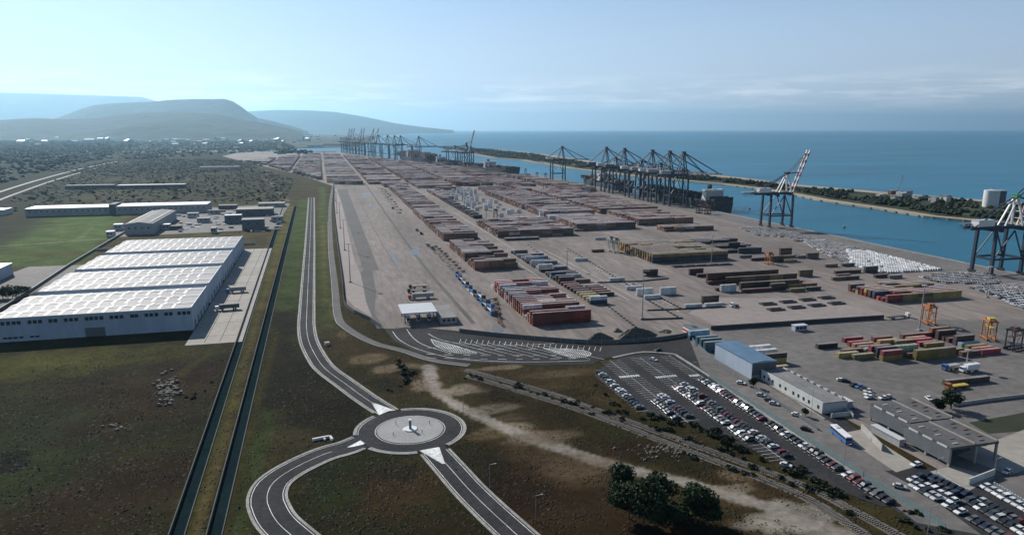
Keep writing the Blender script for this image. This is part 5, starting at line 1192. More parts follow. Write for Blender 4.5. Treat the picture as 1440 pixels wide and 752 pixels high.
fence('dark perimeter fence between the patrol road and the yard', [(29, 411), (24, 430), (15, 452), (10, 474), (10.7, 560), (11.5, 760)], 2.6, MT['dark_grey'], 12)
fence('far stretch of the dark perimeter fence up the yard', [(11.5, 762), (14, 1100), (21, 1520)], 2.6, MT['dark_grey'], 40)
fence('dark fence between the office forecourt and the access road', GP('1062,548 1100,572 1150,605'), 1.6, MT['dark_grey'], 5)
fence('fence along the roadside of the blue roofed shed', GP('968,474 1004,508 1055,545'), 1.8, MT['dark_grey'], 6)
# ---- masts and lamps
def mast(px, py, h, label, grp='tall floodlight masts'):
    x, y = G(px, py); t = empty('floodlight_mast', (x, y, .1)); tag(t, label, 'light mast', grp)
    MB().cyl((0, 0, 0), (0, 0, h), .42, .2, 8).build('pole', [MT['steel']], t); MB().box(-1.1, 1.1, -1.1, 1.1, 0, .9).build('base', [MT['concrete']], t)
    hd = MB()
    for k in range(8):
        a_ = k*math.pi/4; hd.box(1.3*math.cos(a_)-.3, 1.3*math.cos(a_)+.3, 1.3*math.sin(a_)-.3, 1.3*math.sin(a_)+.3, h-.5, h)
    hd.cyl((0, 0, h-.1), (0, 0, h+.1), 1.2, n=10); hd.build('lamp_ring', [MT['steel']], t)
for k, (px, py) in enumerate(((492.7, 396.8), (484.7, 352), (478.6, 321), (474, 300), (471.5, 283), (470, 271.5))): mast(px, py, 30, f'slim floodlight mast along the asphalt strip, {ORD[k]} from the near end')
for px, py, h, l in ((903, 448, 28, 'floodlight mast standing in the ring of blocks by the soil heaps'), (797.3, 378.5, 16, 'floodlight mast on the rail strip'), (1000, 372, 26, 'floodlight mast before the yellow end block'), (1292.5, 464.5, 27, 'floodlight mast beside the orange machine'), (1387, 418, 22, 'floodlight mast by the new cars'), (826, 309, 28, 'floodlight mast by the flat topped block'), (730, 328, 30, 'floodlight mast before the wide dark block'), (651, 296, 26, 'floodlight mast at the edge of the reefer yard'), (684, 312, 26, 'floodlight mast inside the reefer yard'), (893, 286, 26, 'floodlight mast by the near ship'), (960, 292, 26, 'floodlight mast right of the crane cluster'), (1358, 519, 10, 'short floodlight mast before the coloured containers')): mast(px, py, h, l)
def street_lamp(px, py, h, label, arm=1.6, rz=0):
    x, y = G(px, py); t = empty('street_lamp', (x, y, .1), rz); tag(t, label, 'street lamp', 'street lamps')
    MB().cyl((0, 0, 0), (0, 0, h), .1, .07, 6).build('pole', [MT['steel']], t); MB().beam((0, 0, h), (arm, 0, h+.2), .1).build('arm', [MT['steel']], t); MB().box(arm-.1, arm+.7, -.17, .17, h+.1, h+.28).build('lamp_head', [MT['steel']], t)
for px, py, h, l in ((688.5, 685, 8, 'street lamp right of the road leaving the roundabout'), (753, 731, 8, 'street lamp nearest the camera beside the outgoing road'), (651.7, 579, 8, 'street lamp by the dirt track above the roundabout'), (1139.7, 593, 14, 'tall lamp at the corner of the grey office'), (1304, 752, 9, 'lamp beside the teal fence at the bottom edge'), (1316, 668, 6, 'lamp by the white barrier blocks'), (1397, 672, 7, 'lamp by the pale wall'), (972, 536, 9, 'lamp at the head of the teal fence'), (1186, 660, 9, 'lamp halfway along the teal fence')): street_lamp(px, py, h, l)
# ---- roundabout monument
t = empty('monument', (RBC[0], RBC[1], .262)); tag(t, 'blue grey square pillar on a white round plinth in the roundabout', 'monument')
pl_ = MB(); pl_.cyl((0, 0, 0), (0, 0, .35), 3.0, 2.7, 20); pl_.build('plinth', [MT['white_line']], t); MB().box(-.45, .45, -.45, .45, .35, 3.6).build('pillar', [MT['blue_roof']], t); MB().box(-.55, .55, -.55, .55, 3.6, 4.1).build('cap', [MT['white']], t)
for k, (dx, dy) in enumerate(((-7, -4.5), (4, -5), (-5, 6), (8, 3))):
    mb = MB(); mb.cyl((0, 0, 0), (0, 0, 1.1), .1, n=8); mb.cyl((0, 0, 1.1), (0, 0, 1.35), .2, n=8); tag(mb.build('garden_lamp', [MT['dark_steel']], None, (RBC[0]+dx, RBC[1]+dy, .262)), f'short dark lamp on the roundabout paving, {["front left","front right","rear left","far right"][k]}', 'lamp', 'short lamps on the roundabout')
for k, (px, py) in enumerate(((520, 564), (634, 655), (508, 621))):
    x, y = G(px, py); tt = empty('keep_right_sign', (x, y, .27)); tag(tt, 'round road sign on the splitter island '+['of the far arm', 'of the near right arm', 'of the left arm'][k], 'road sign', 'signs on the splitter islands')
    MB().cyl((0, 0, 0), (0, 0, 1.6), .05, n=6).build('post', [MT['steel']], tt); MB().cyl((0, -.04, 1.9), (0, .04, 1.9), .42, n=14).build('sign_plate', [MT['blue']], tt)
x, y = G(455, 618); mb = MB(); mb.beam((-4, 0, .5), (2.4, 1.4, .5), .9, .9); mb.beam((2.4, 1.4, .5), (3.2, -2, .5), .9, .9); mb.beam((0, .6, .4), (.6, -1, .4), .7, .7); tag(mb.build('concrete_frame', [MT['skylight']], None, (x, y, 0)), 'broken white concrete frame lying in the grass left of the roundabout', 'concrete frame')
x, y = G(460, 485); mb = MB(); mb.box(-1.1, 1.1, -1.3, 1.3, 0, 1.5); mb.box(-1.25, 1.25, -1.45, 1.45, 1.5, 1.7); tag(mb.build('utility_box', [MT['concrete']], None, (x, y, 0), .2), 'small concrete utility box in the grass beside the main road', 'utility box')
# heaps
def heap(px, py, rx, ry, h, label, mat=None, seed=1):
    x, y = G(px, py); n, m = 26, 9; V = [(0, 0, h)]; F = []; rg = np.random.default_rng(seed)
    for j in range(1, m+1):
        for i in range(n):
            a_ = 2*math.pi*i/n; r_ = j/m; k = 1+.22*math.sin(3*a_+seed)+.1*math.sin(7*a_); V.append((rx*r_*k*math.cos(a_), ry*r_*k*math.sin(a_), max(-.1, h*(1-r_**1.4)*(1+rg.uniform(-.13, .13)))-.12*(j == m)))
    for i in range(n): F.append((0, 1+i, 1+(i+1) % n))
    for j in range(m-1):
        for i in range(n): F.append((1+j*n+i, 1+(j+1)*n+i, 1+(j+1)*n+(i+1) % n, 1+j*n+(i+1) % n))
    me = bpy.data.meshes.new('soil_heap'); me.from_pydata(V, [], F); me.materials.append(mat or MT['soil']); tag(obj('soil_heap', me, None, (x, y, .08)), label, 'heap', 'heaps of soil by the yard fence')
heap(893, 473, 12, 5, 5, 'dark rounded soil heap behind the yard fence', seed=2); heap(842, 476, 8, 4, 3.4, 'lower dark soil heap left of the tall one', seed=3); heap(868, 466, 3, 3, 2, 'small rubble heap between the two soil heaps', MT['rubble'], 4); heap(936, 467, 4, 2.5, 1.6, 'low rubble heap right of the tall soil heap', MT['rubble'], 6)
# rubble pieces in the left field and by the railway: lumps lying loose
rb = MB(); rg = random.Random(8)
def lump(mb, x, y, s):
    q = [(x+s*(dx+rg.uniform(-.25, .25)), y+s*(dy+rg.uniform(-.25, .25)), z) for z, k in ((0, 1), (s*rg.uniform(.5, .9), .6)) for dx, dy in ((-.8*k, -.5*k), (.8*k, -.5*k), (.8*k, .5*k), (-.8*k, .5*k))]; mb.hexa(q)
for k in range(120):
    px, py = 236+rg.gauss(0, 9), 552+rg.gauss(0, 11); lump(rb, *G(px, py), rg.uniform(.5, 1.5))
for k in range(16): lump(rb, *G(163+rg.gauss(0, 10), 601+rg.gauss(0, 3)), rg.uniform(.4, 1))
for k in range(90): lump(rb, *G(935+rg.gauss(0, 24), 633+rg.gauss(0, 7)), rg.uniform(.3, .8))
for k in range(120): lump(rb, *G(rg.uniform(480, 1150), rg.uniform(500, 745)), rg.uniform(.12, .35))
tag(rb.build('loose_rubble', [MT['rubble']]), 'broken stones and rubble strewn over the waste ground', 'rubble', kind='stuff')
# ================================================================== PORT MACHINES
def straddle(px, py, h, rz, label, m1, m2=None, cat='straddle carrier'):
    x, y = G(px, py); t = empty('straddle_carrier', (x, y, .1), rz); tag(t, label, cat, 'straddle carriers on the yard'); m2 = m2 or m1
    for sx in (-3.6, 3.6):
        for sy in (-2.1, 2.1): MB().box(sx-.3, sx+.3, sy-.25, sy+.25, 1.3, h-1).build('leg', [m1], t)
    for sy in (-2.1, 2.1):
        MB().box(-4.8, 4.8, sy-.4, sy+.4, .7, 1.6).build('sill_beam', [m1], t); MB().box(-4.6, 4.6, sy-.3, sy+.3, h-1, h).build('top_beam', [m1], t)
        for k in range(4): MB().cyl((-3.9+k*2.6, sy-.25, .65), (-3.9+k*2.6, sy+.25, .65), .65, n=10).build('wheel', [MT['black']], t)
    for sx in (-3.6, 3.6): MB().box(sx-.3, sx+.3, -1.8, 1.8, h-.9, h-.1).build('cross_beam', [m1], t)
    MB().box(-2.6, .8, -1.5, 1.5, h, h+1.2).build('engine_house', [m2], t); MB().box(3.9, 5.4, -2.3, -.8, h-2.6, h-.7).build('driver_cab', [MT['glass']], t)
    MB().box(-4.4, 4.4, -1.1, 1.1, h-4.2, h-3.8).build('spreader', [m2], t)
    for sx in (-2.5, 2.5): MB().beam((sx, 0, h-3.8), (sx, 0, h-.8), .2).build('hoist_rope', [MT['dark_steel']], t)
    for sy in (-2.1, 2.1): MB().beam((-3.3, sy, 1.6), (3.3, sy, h-1), .22).build('brace', [m1], t)
straddle(1305, 455, 11.5, 1.2, 'tall orange straddle carrier beside the floodlight mast', MT['orange']); straddle(1389, 477, 11.5, 1.1, 'orange straddle carrier with bright mast at the right edge', MT['orange'], MT['yellow'])
straddle(1424, 491, 11.5, .2, 'dark straddle carrier at the right edge of the yard', MT['dark_steel'], MT['rust']); straddle(1081, 371, 9.5, 1.3, 'orange straddle carrier behind the long maroon stack', MT['orange'], MT['rust'])
straddle(859, 353, 13, 1.4, 'grey straddle carrier left of the yellow end block', MT['concrete'], MT['dark_steel']); straddle(866, 355, 13, 1.4, 'second grey straddle carrier, touching the yellow end block', MT['concrete'], MT['dark_steel'])
straddle(697, 309, 13, 1.5, 'dark straddle carrier in the reefer yard', MT['dark_steel']); straddle(983, 300, 11, .4, 'red brown straddle carrier before the near ship', MT['rust'], MT['red']); straddle(995, 301, 11, .4, 'second red brown straddle carrier before the near ship', MT['rust'], MT['red'])
straddle(739, 246, 15, 1.5, 'dark straddle carrier on the far quay by the middle ship', MT['dark_steel']); straddle(755, 250, 12, 1.5, 'dark straddle carrier left of the lone crane', MT['dark_steel']); straddle(767, 251, 12, 1.5, 'dark straddle carrier beside the lone crane', MT['dark_steel']); straddle(823, 260, 13, 1.5, 'dark straddle carrier just left of the crane cluster', MT['dark_steel']); straddle(834, 261, 13, 1.5, 'second dark straddle carrier left of the crane cluster', MT['dark_steel'])

def quay_crane(x, y, rz, label, grp, Hg=38, Ha=66, boom=48, up=0.0, leg=None, striped=True, gauge=30, house=None, top=None, depth=9):
    """ship-to-shore gantry: local +x points over the water, rails at x = 0 and x = gauge"""
    t = empty('gantry_crane', (x, y, .15), rz); tag(t, label, 'crane', grp); lm = leg or MT['crane_blue']; W = depth
    bm_ = [MT['crane_white'], MT['crane_red']] if striped else [lm, lm]
    for gx in (0, gauge):
        for s in (-W, W):
            MB().beam((gx, s, 2), (gx, s*.92, Hg), 2.3, 2.3, w2=2.0).build('leg', [lm], t)
            bg = MB(); bg.box(gx-.9, gx+.9, s-3.4, s+3.4, .9, 2.1)
            for k in range(4): bg.cyl((gx-.4, s-2.6+k*1.75, .6), (gx+.4, s-2.6+k*1.75, .6), .55, n=8)
            bg.build('bogie', [MT['dark_steel']], t)
        MB().box(gx-.7, gx+.7, -W, W, Hg*.33, Hg*.33+1.8).build('sill_beam', [lm], t); MB().box(gx-.8, gx+.8, -W, W, Hg-1.6, Hg).build('cross_beam', [lm], t)
    for s in (-W, W):
        MB().box(.8, gauge-.8, s*.98-.6, s*.98+.6, Hg*.33+.1, Hg*.33+1.6).build('portal_beam', [lm], t)
        MB().beam((.5, s*.97, Hg*.36), (gauge*.62, s*.93, Hg-1), .8).build('brace', [lm], t); MB().beam((gauge*.62, s*.93, Hg-1), (gauge-.3, s*.97, Hg*.36), .8).build('brace', [lm], t)
    for s in (-3.2, 3.2): MB().box(-20, gauge+3, s-.8, s+.8, Hg-.3, Hg+2.2).build('girder', [lm], t)
    for k in range(9): MB().box(-20+k*6, -19.4+k*6, -2.6, 2.6, Hg+.2, Hg+1.0).build('girder_tie', [lm], t)
    hp = Vector((gauge+3, 0, Hg+1)); d = Vector((math.cos(up), 0, math.sin(up))); nn = Vector((-math.sin(up), 0, math.cos(up))); ns = int(boom/4)
    bo = MB()
    for s in (-2.8, 2.8):
        for k in range(ns):
            a_ = hp+d*(k*boom/ns); b_ = hp+d*((k+1)*boom/ns); bo.beam((a_.x, s, a_.z), (b_.x, s, b_.z), .95, 1.7, m=k % 2)
    for k in range(0, ns, 2):
        a_ = hp+d*(k*boom/ns); bo.beam((a_.x, -2.4, a_.z), (a_.x, 2.4, a_.z), .6, m=k % 2)
        c_ = a_+d*(boom/ns); bo.beam((a_.x, -2.6, a_.z), (c_.x, 2.6, c_.z), .35, m=0)
    bo.build('boom', bm_, t)
    ap = MB(); tm = top or lm
    for s in (-1, 1):
        ap.beam((gauge, s*5, Hg+1.9), (gauge-5, s*1.6, Ha), 1.4, m=1); ap.beam((gauge-16, s*3.2, Hg+1.9), (gauge-5, s*1.6, Ha), 1.1, m=1)
    ap.box(gauge-7.4, gauge-2.8, -2.4, 2.4, Ha-.6, Ha+1.6, 0); ap.box(gauge-7.8, gauge-2.4, -2.9, 2.9, Ha+1.6, Ha+1.9, 0)
    for k in range(4):
        f = k/4; ap.beam((gauge-5*f, -5+3.4*f, Hg+2+(Ha-Hg-2)*f), (gauge-5*f, 5-3.4*f, Hg+2+(Ha-Hg-2)*f), .5, m=1)
    ap.build('apex_frame', [tm, bm_[0] if (striped and up) else lm], t)
    st = MB(); A = (gauge-5, 0, Ha)
    for s in (-1.6, 1.6):
        st.beam((A[0], s, Ha), (-16, s*2, Hg+2), .8)
        for f in (.48, .92):
            e = hp+d*(boom*f)+nn*.8; st.beam((A[0], s, Ha), (e.x, s*1.6, e.z), .7)
    st.build('stay', [lm], t)
    hs = house or MT['crane_white']; MB().box(-13, 3, -3.6, 3.6, Hg+2, Hg+7).build('machinery_house', [hs], t); MB().box(-13.3, 3.3, -3.9, 3.9, Hg+7, Hg+7.4).build('house_roof', [MT['skylight']], t)
    MB().box(gauge*.45, gauge*.45+2.6, -1.3, 1.3, Hg-3.4, Hg-.6).build('driver_cab', [MT['glass']], t); MB().box(gauge*.45-4, gauge*.45-.1, -2.4, 2.4, Hg-1.5, Hg-.1).build('trolley', [MT['dark_steel']], t)
    MB().beam((0, W+1, 2), (0, W+1, Hg), .8).build('lift_shaft', [MT['dark_steel']], t)
    return t
QX = 511
quay_crane(QX+4, 750, 0, 'blue gantry crane with raised red and white boom before the sea', 'gantry cranes near the new cars', 39, 63, 54, R(69))
quay_crane(QX+4, 452, 0, 'blue gantry crane with green topped frame at the right edge', 'gantry cranes near the new cars', 37, 62, 46, R(70), top=MT['crane_green'])
for k, (y, lab) in enumerate(((1310, 'farthest left crane of the quayside cluster, boom lowered'), (1223, 'second crane from left in the quayside cluster, boom lowered'), (1108, 'third crane of the cluster, with broad dark head'), (1046, 'fourth crane of the cluster, boom lowered over the ship'), (1000, 'nearest crane of the cluster, long boom over the ship stern'))):
    quay_crane(QX, y, 0, lab, 'quayside crane cluster', 46, 80, 58, 0.0, house=MT['grey_wall'] if k > 1 else MT['dark_grey'])
quay_crane(QX, 1150, 0, 'dark legged crane without tall head inside the cluster', 'quayside crane cluster', 46, 62, 46, 0.0); quay_crane(QX, 1262, 0, 'low headed crane between the two left cranes of the cluster', 'quayside crane cluster', 46, 62, 44, 0.0, striped=False); quay_crane(QX, 1076, 0, 'low headed crane hidden among the right cranes of the cluster', 'quayside crane cluster', 46, 60, 44, 0.0, striped=False)

quay_crane(QX, 1576, 0, 'lone dark crane with boom lowered over the harbour channel', 'single cranes up the quay', 46, 76, 58, 0.0, striped=False)
def qpt(y):
    for (x0, y0), (x1, y1) in zip(QUAY[:-1], QUAY[1:]):
        if y0 <= y <= y1: f = (y-y0)/(y1-y0); return x0+(x1-x0)*f, math.atan2(-(x1-x0), (y1-y0))
x, a = qpt(2150); quay_crane(x-33*math.cos(a), 2150-33*math.sin(a), a, 'crane with raised boom beside the middle ship', 'single cranes up the quay', 48, 74, 66, R(74), striped=False)
for k, y in enumerate((2120, 2240)):
    x, a = qpt(y); quay_crane(x-33*math.cos(a), y-33*math.sin(a), a, ['crane with lowered boom at the middle ship', 'dark crane left of the middle ship'][k], 'single cranes up the quay', 46, 64, 50, 0.0)
for k, (y, u, Hh) in enumerate(((3740, 78, 66), (3690, 78, 66), (3640, 78, 66), (3490, 78, 66), (3440, 78, 66), (3270, 78, 66), (3200, 76, 78), (3120, 0, 84), (2980, 0, 84), (2880, 0, 84), (2800, 0, 84), (2580, 0, 84), (3380, 0, 70), (3560, 0, 70))):
    x, a = qpt(y); quay_crane(x-33*math.cos(a), y-33*math.sin(a), a, f'distant crane at the far quay, {"boom raised" if u else "boom lowered"}, {ORD[sorted((3740,3690,3640,3490,3440,3270,3200,3120,2980,2880,2800,2580,3380,3560), reverse=True).index(y)]} from the left', 'distant cranes at the far quay', 55, Hh+6, 66 if u else 62, R(u), striped=False)

# ================================================================== SHIPS
def ship(x, y, rz, Ls, B, Hd, label, sup_f=.82, tiers=3, seed=1, fill=.8, sup_h=26, bow_near=False):
    """hull along local +y; bow at +y"""
    t = empty('container_ship', (x, y, -2.6), rz); tag(t, label, 'ship', 'container ships at the quay')
    st = [(0, .62, .5), (.03, .8, .7), (.1, .98, .9), (.2, 1, 1), (.75, 1, 1), (.86, .85, .72), (.94, .5, .3), (.985, .2, .05), (1, .04, .02)]; V = []; F = []; Mi = []
    for f, wd, ww in st:
        zt = Hd+(4 if f > .85 else 0)*((f-.85)/.15 if f > .85 else 0); yy = f*Ls; fl = 5*(f > .9)*(f-.9)/.1
        V += [(-B/2*wd, yy+fl, zt), (-B/2*ww, yy, 2.2), (-B/2*ww*.9, yy-fl*.5, -1), (B/2*ww*.9, yy-fl*.5, -1), (B/2*ww, yy, 2.2), (B/2*wd, yy+fl, zt)]
    for i in range(len(st)-1):
        for j in range(5): a_ = i*6+j; F.append((a_, a_+6, a_+7, a_+1)); Mi.append(1 if j in (1, 3) else 0)
        a_ = i*6; F.append((a_+5, a_+11, a_+6, a_)); Mi.append(2)
    F.append((0, 1, 2, 3, 4, 5)); Mi.append(0)
    me = bpy.data.meshes.new('hull'); me.from_pydata(V, [], F)
    for q in ('hull', 'hull_red', 'rust'): me.materials.append(MT[q])
    me.polygons.foreach_set('material_index', Mi); bmx = bmesh.new(); bmx.from_mesh(me); bmesh.ops.recalc_face_normals(bmx, faces=bmx.faces); bmx.to_mesh(me); bmx.free(); obj('hull', me, t)
    rl = MB(); 
    for k in range(24): rl.box(-B/2*.9, B/2*.9, Ls*.02+k*.04, Ls*.02+k*.04+.02, Hd, Hd+.01)
    sy = Ls*sup_f if bow_near else Ls*(1-sup_f)
    s = MB(); 
    for k, (w_, d_) in enumerate(((.92, 13), (.9, 12.4), (.88, 12), (.86, 11.6), (.84, 11.2), (.98, 9))):
        s.box(-B/2*w_, B/2*w_, sy-d_/2, sy+d_/2, Hd+k*sup_h/6*.62, Hd+(k+1)*sup_h/6*.62-.15)
    s.build('superstructure', [MT['crane_white']], t)
    wn = MB()
    for k in range(5):
        for q in range(7): wn.box(-B*.38+q*B*.12, -B*.38+q*B*.12+1.1, sy-7.1, sy+7.1, Hd+k*sup_h/6*.62+1, Hd+k*sup_h/6*.62+1.9)
    wn.build('window_rows', [MT['glass']], t)
    f_ = MB(); f_.box(-2.6, 2.6, sy+7.6, sy+12, Hd, Hd+sup_h*.85); f_.build('funnel', [MT['dark_steel']], t); MB().cyl((0, sy, Hd+sup_h*.6), (0, sy, Hd+sup_h*1.05), .5, .25, 6).build('mast', [MT['crane_white']], t)
    rg = random.Random(seed); c = MB(); yb = 10; P = [(n_, tuple(v*.4 for v in q_)) for n_, q_ in PALS['brown']+PALS['dark']+PALS['dark']]
    while yb < Ls*.93:
        if abs(yb+6-sy) > 16:
            for q in range(int(B*.9/2.6)):
                if rg.random() < fill:
                    for z_ in range(rg.randint(1, tiers)):
                        cl = rg.choice(P)[1]; c.box(-B*.45+q*2.6, -B*.45+q*2.6+2.44, yb, yb+12.2, Hd+.8+z_*2.6, Hd+.8+z_*2.6+2.55, 0, cl)
        yb += 13.4
    if c.v:
        o = c.build('ship_containers', [MT['boxes']], None, (x, y, -2.6), rz); tag(o, 'containers stacked on the deck of the '+label.split(' ship')[0]+' ship', 'containers', kind='stuff')
    dk = MB()
    for k in range(int(Ls/14)): dk.box(-B*.46, B*.46, 10+k*13.4-.9, 10+k*13.4-.4, Hd, Hd+7)
    dk.build('lashing_bridges', [MT['dark_steel']], t)
    return t
ship(566, 920, math.pi*0, 290, 34, 14, 'near dark container ship with white bridge, stern towards the camera', sup_f=.86, tiers=2, seed=3, fill=.35)
ship(564, 1262, 0, 240, 32, 13, 'second container ship lying behind the crane cluster', sup_f=.5, tiers=3, seed=4, fill=.6)
x, a = qpt(2000); ship(x+20*math.cos(a), 1800, a+.03, 330, 38, 15, 'middle distance container ship at the bend of the quay', sup_f=.55, tiers=3, seed=6, fill=.75)
x, a = qpt(2700); ship(x+46, 2440, a, 390, 50, 20, 'far loaded container ship under the distant cranes', sup_f=.4, tiers=7, seed=7, fill=.95, sup_h=40)
x, a = qpt(2150); ship(x-16, 2240, a, 300, 36, 13, 'dark empty ship left of the middle ship', sup_f=.5, tiers=2, seed=8, fill=.3)
for k, (px, py) in enumerate(((1054, 294), (1187, 320))):
    x, y = G(px, py, -2.6); t = empty('motor_boat', (x, y, -2.6), 1.0); tag(t, ['small dark launch by the stern of the near ship', 'tiny dark boat alone in the channel'][k], 'boat', 'small boats in the channel')
    hb = MB(); hb.hexa(((-3.5, -.8, 0), (3, -.9, 0), (3, .9, 0), (-3.5, .8, 0), (-4, -1.2, 1.1), (4.5, -.4, 1.4), (4.5, .4, 1.4), (-4, 1.2, 1.1))); hb.build('hull', [MT['hull']], t); MB().box(-2, .6, -.8, .8, 1.1, 2.6).build('cabin', [MT['grey_wall']], t)

# ================================================================== THE SPIT: silo, sheds, site crane
x, y = G(1392, 291); t = empty('silo', (x, y, .2)); tag(t, 'white round storage silo on the spit', 'silo', 'storage silos on the spit'); MB().cyl((0, 0, 0), (0, 0, 25), 10.5, n=28).build('tank', [MT['crane_white']], t); MB().cyl((0, 0, 25), (0, 0, 26.5), 10.5, 1, 28).build('roof', [MT['skylight']], t); MB().cyl((0, 0, 26), (0, 0, 28), 1, n=8).build('vent', [MT['steel']], t)
x, y = G(1405, 289); t = empty('silo', (x, y, .2)); tag(t, 'darker round silo right of the white one', 'silo', 'storage silos on the spit'); MB().cyl((0, 0, 0), (0, 0, 23), 7.5, n=28).build('tank', [MT['dark_grey']], t); MB().cyl((0, 0, 23), (0, 0, 24), 7.5, 1, 28).build('roof', [MT['grey_wall']], t)
x, y = G(1260, 273); t = empty('site_crane', (x, y, .2)); tag(t, 'thin blue mobile crane on the building site of the spit', 'crane', 'site cranes on the spit'); MB().box(-3, 3, -2, 2, 0, 3).build('carrier', [MT['dark_steel']], t); MB().beam((0, 0, 2), (10, 0, 32), 1.2, w2=.7).build('boom', [MT['crane_blue']], t); MB().box(9.5, 11, -.6, .6, 31.5, 33).build('boom_head', [MT['crane_blue']], t); MB().beam((10.5, 0, 31.5), (10.5, 0, 14), .2).build('hoist_rope', [MT['dark_steel']], t)
rg = random.Random(31)
for k in range(16):
    px, py = 1236+rg.uniform(0, 95), 276+rg.uniform(0, 10); x, y = G(px, py); w_ = rg.uniform(6, 16); simple_building('site_shed', 'grey works shed on the building site of the spit', x, x+w_, y, y+rg.uniform(5, 12), rg.uniform(3, 10), MT[rg.choice(['grey_wall', 'concrete', 'pale_wall', 'rust'])], MT[rg.choice(['grey_roof', 'concrete', 'skylight'])], 'shed', 'works sheds on the spit', z=.2)
x, y = G(1345, 320, -2.6); pier = MB(); pier.box(-34, 34, -5, 5, 2.2, 3.4)
for k in range(9):
    for s in (-4, 4): pier.cyl((-30+k*7.5, s, -3), (-30+k*7.5, s, 2.2), .5, n=6)
tag(pier.build('jetty', [MT['dark_grey']], None, (x+52, y+10, -2.6)), 'dark pile jetty behind the legs of the right edge crane', 'jetty'); tag(obj('jetty', pier.mesh('jetty', [MT['concrete']]), None, (*G(1066, 272, -2.6), -2.6)), 'pale pile jetty at the beach behind the blue crane', 'jetty')
for k in range(26):
    f = k/26; i = f*6.8; j = int(i); p = np.array(SPN[j])*(1-(i-j))+np.array(SPN[j+1])*(i-j); mb = MB(); mb.box(-1.5, 1.5, -1.5, 1.5, -2.5, .6); tag(mb.build('mooring_block', [MT['dark_grey']], None, (p[0]-2, p[1], -.8)), f'dark mooring block along the spit bank, {ORD[k]} from the right', 'mooring block', 'mooring blocks along the spit')

# ================================================================== TREES AND SCRUB
def leaves(mb, cx, cy, cz, rx, ry, rz_, n, size, base, rg, lobes=7):
    """many small leaf faces spread through a few uneven lobes of a crown"""
    L = []
    for k in range(lobes):
        th = rg.uniform(0, 2*math.pi); r_ = rg.uniform(.0, .62); L.append((cx+rx*r_*math.cos(th), cy+ry*r_*math.sin(th), cz+rz_*rg.uniform(-.45, .5), rg.uniform(.38, .6)))
    for i in range(n):
        x0, y0, z0, s = rg.choice(L); u = rg.gauss(0, 1), rg.gauss(0, 1), rg.gauss(0, 1); l = math.sqrt(sum(a*a for a in u)) or 1; q = rg.uniform(.62, 1.05)
        p = Vector((x0+rx*s*q*u[0]/l, y0+ry*s*q*u[1]/l, z0+rz_*s*q*u[2]/l)); a_ = Vector((rg.gauss(0, 1), rg.gauss(0, 1), rg.gauss(0, .6))).normalized(); b_ = a_.cross(Vector((rg.gauss(0, 1), rg.gauss(0, 1), rg.gauss(0, 1)))).normalized(); sz = size*rg.uniform(.6, 1.3)
        j = rg.uniform(.55, 1.5); mb.face((p-a_*sz, p+b_*sz*.55, p+a_*sz, p-b_*sz*.55), 0, tuple(c*j for c in base))
def tree(px, py, r_, h, label, n, grp, base=(.022, .036, .016), seed=1, name='pine_tree', size=.5, xy=None, cat='tree', lob=9, trunk_h=.35):
    rg = random.Random(seed); x, y = xy or G(px, py); t = empty(name, (x, y, 0)); tag(t, label, cat, grp); tk = MB(); tk.cyl((0, 0, -.2), (.2, .1, h*.55), .05*h*.5+.08, .1, 8)
    for k in range(6):
        a_ = rg.uniform(0, 6.28); z0 = h*rg.uniform(.25, .5); tk.cyl((.1, 0, z0), (r_*.55*math.cos(a_), r_*.55*math.sin(a_), z0+h*rg.uniform(.12, .3)), .12, .05, 5)
    tk.build('trunk', [MT['bark']], t); c = MB(); leaves(c, 0, 0, h*(.5+trunk_h*.32), r_, r_, h*(.5-trunk_h*.3), n, size, base, rg, lob); c.build('crown', [MT['leaf']], t)
PB = (.024, .042, .017)
for k, (px, py, r_, h, l, n) in enumerate(((874, 700, 5.6, 11.5, 'dark pine at the upper left of the clump beside the dirt track', 3000), (884, 728, 6.5, 11, 'low broad pine at the lower left of the clump', 3400), (905, 738, 8.2, 14.5, 'tallest dark pine in the middle of the clump', 5200), (925, 712, 6.5, 11.5, 'dark pine behind the tallest one in the clump', 3600), (945, 740, 5.6, 8, 'lowest dark pine bridging the middle and the right of the clump', 2600), (978, 734, 7.6, 12.5, 'dark pine at the right of the clump, casting a long shadow', 4600), (995, 738, 5.0, 9, 'small dark pine at the far right end of the clump', 2200))): tree(px, py, r_, h, l, n, 'pines beside the dirt track', PB, k+1, lob=11)
tree(1337, 575, 4.6, 8.5, 'round tree beside the customs canopy roof', 1800, 'trees by the customs canopy', seed=5, name='round_tree'); tree(1317, 577, 3, 5.5, 'smaller round tree left of the customs canopy tree', 900, 'trees by the customs canopy', seed=6, name='round_tree'); tree(1132, 585, 1.6, 4, 'small palm like tree before the office wall', 300, 'trees by the customs canopy', seed=7, name='round_tree', base=(.06, .08, .03)); tree(1059, 545, 2, 5, 'small bushy tree at the corner of the blue roofed shed', 400, 'trees by the customs canopy', seed=17, name='round_tree')
for k, (px, py, r_, h) in enumerate(((4, 420, 8, 9), (18, 421, 7, 8), (30, 415, 6, 7), (-12, 424, 9, 9))): tree(px, py, r_, h, 'dark bushy tree in the clump before the white store, '+['middle left', 'middle right', 'rightmost', 'leftmost'][k], 900, 'bushes before the white store', seed=20+k, name='bushy_tree', size=.7)
BUSH = []
for s in range(5):
    mb = MB(); leaves(mb, 0, 0, 1.1, 2.4, 2.2, 1.3, 90, .75, (.03, .04, .02), random.Random(50+s), 4); BUSH.append(mb.mesh('bush', [MT['leaf']]))
rg = random.Random(41); nb = 0
SCR = GP('180,300 400,283 418,252 345,232 150,225 -40,300 100,296')
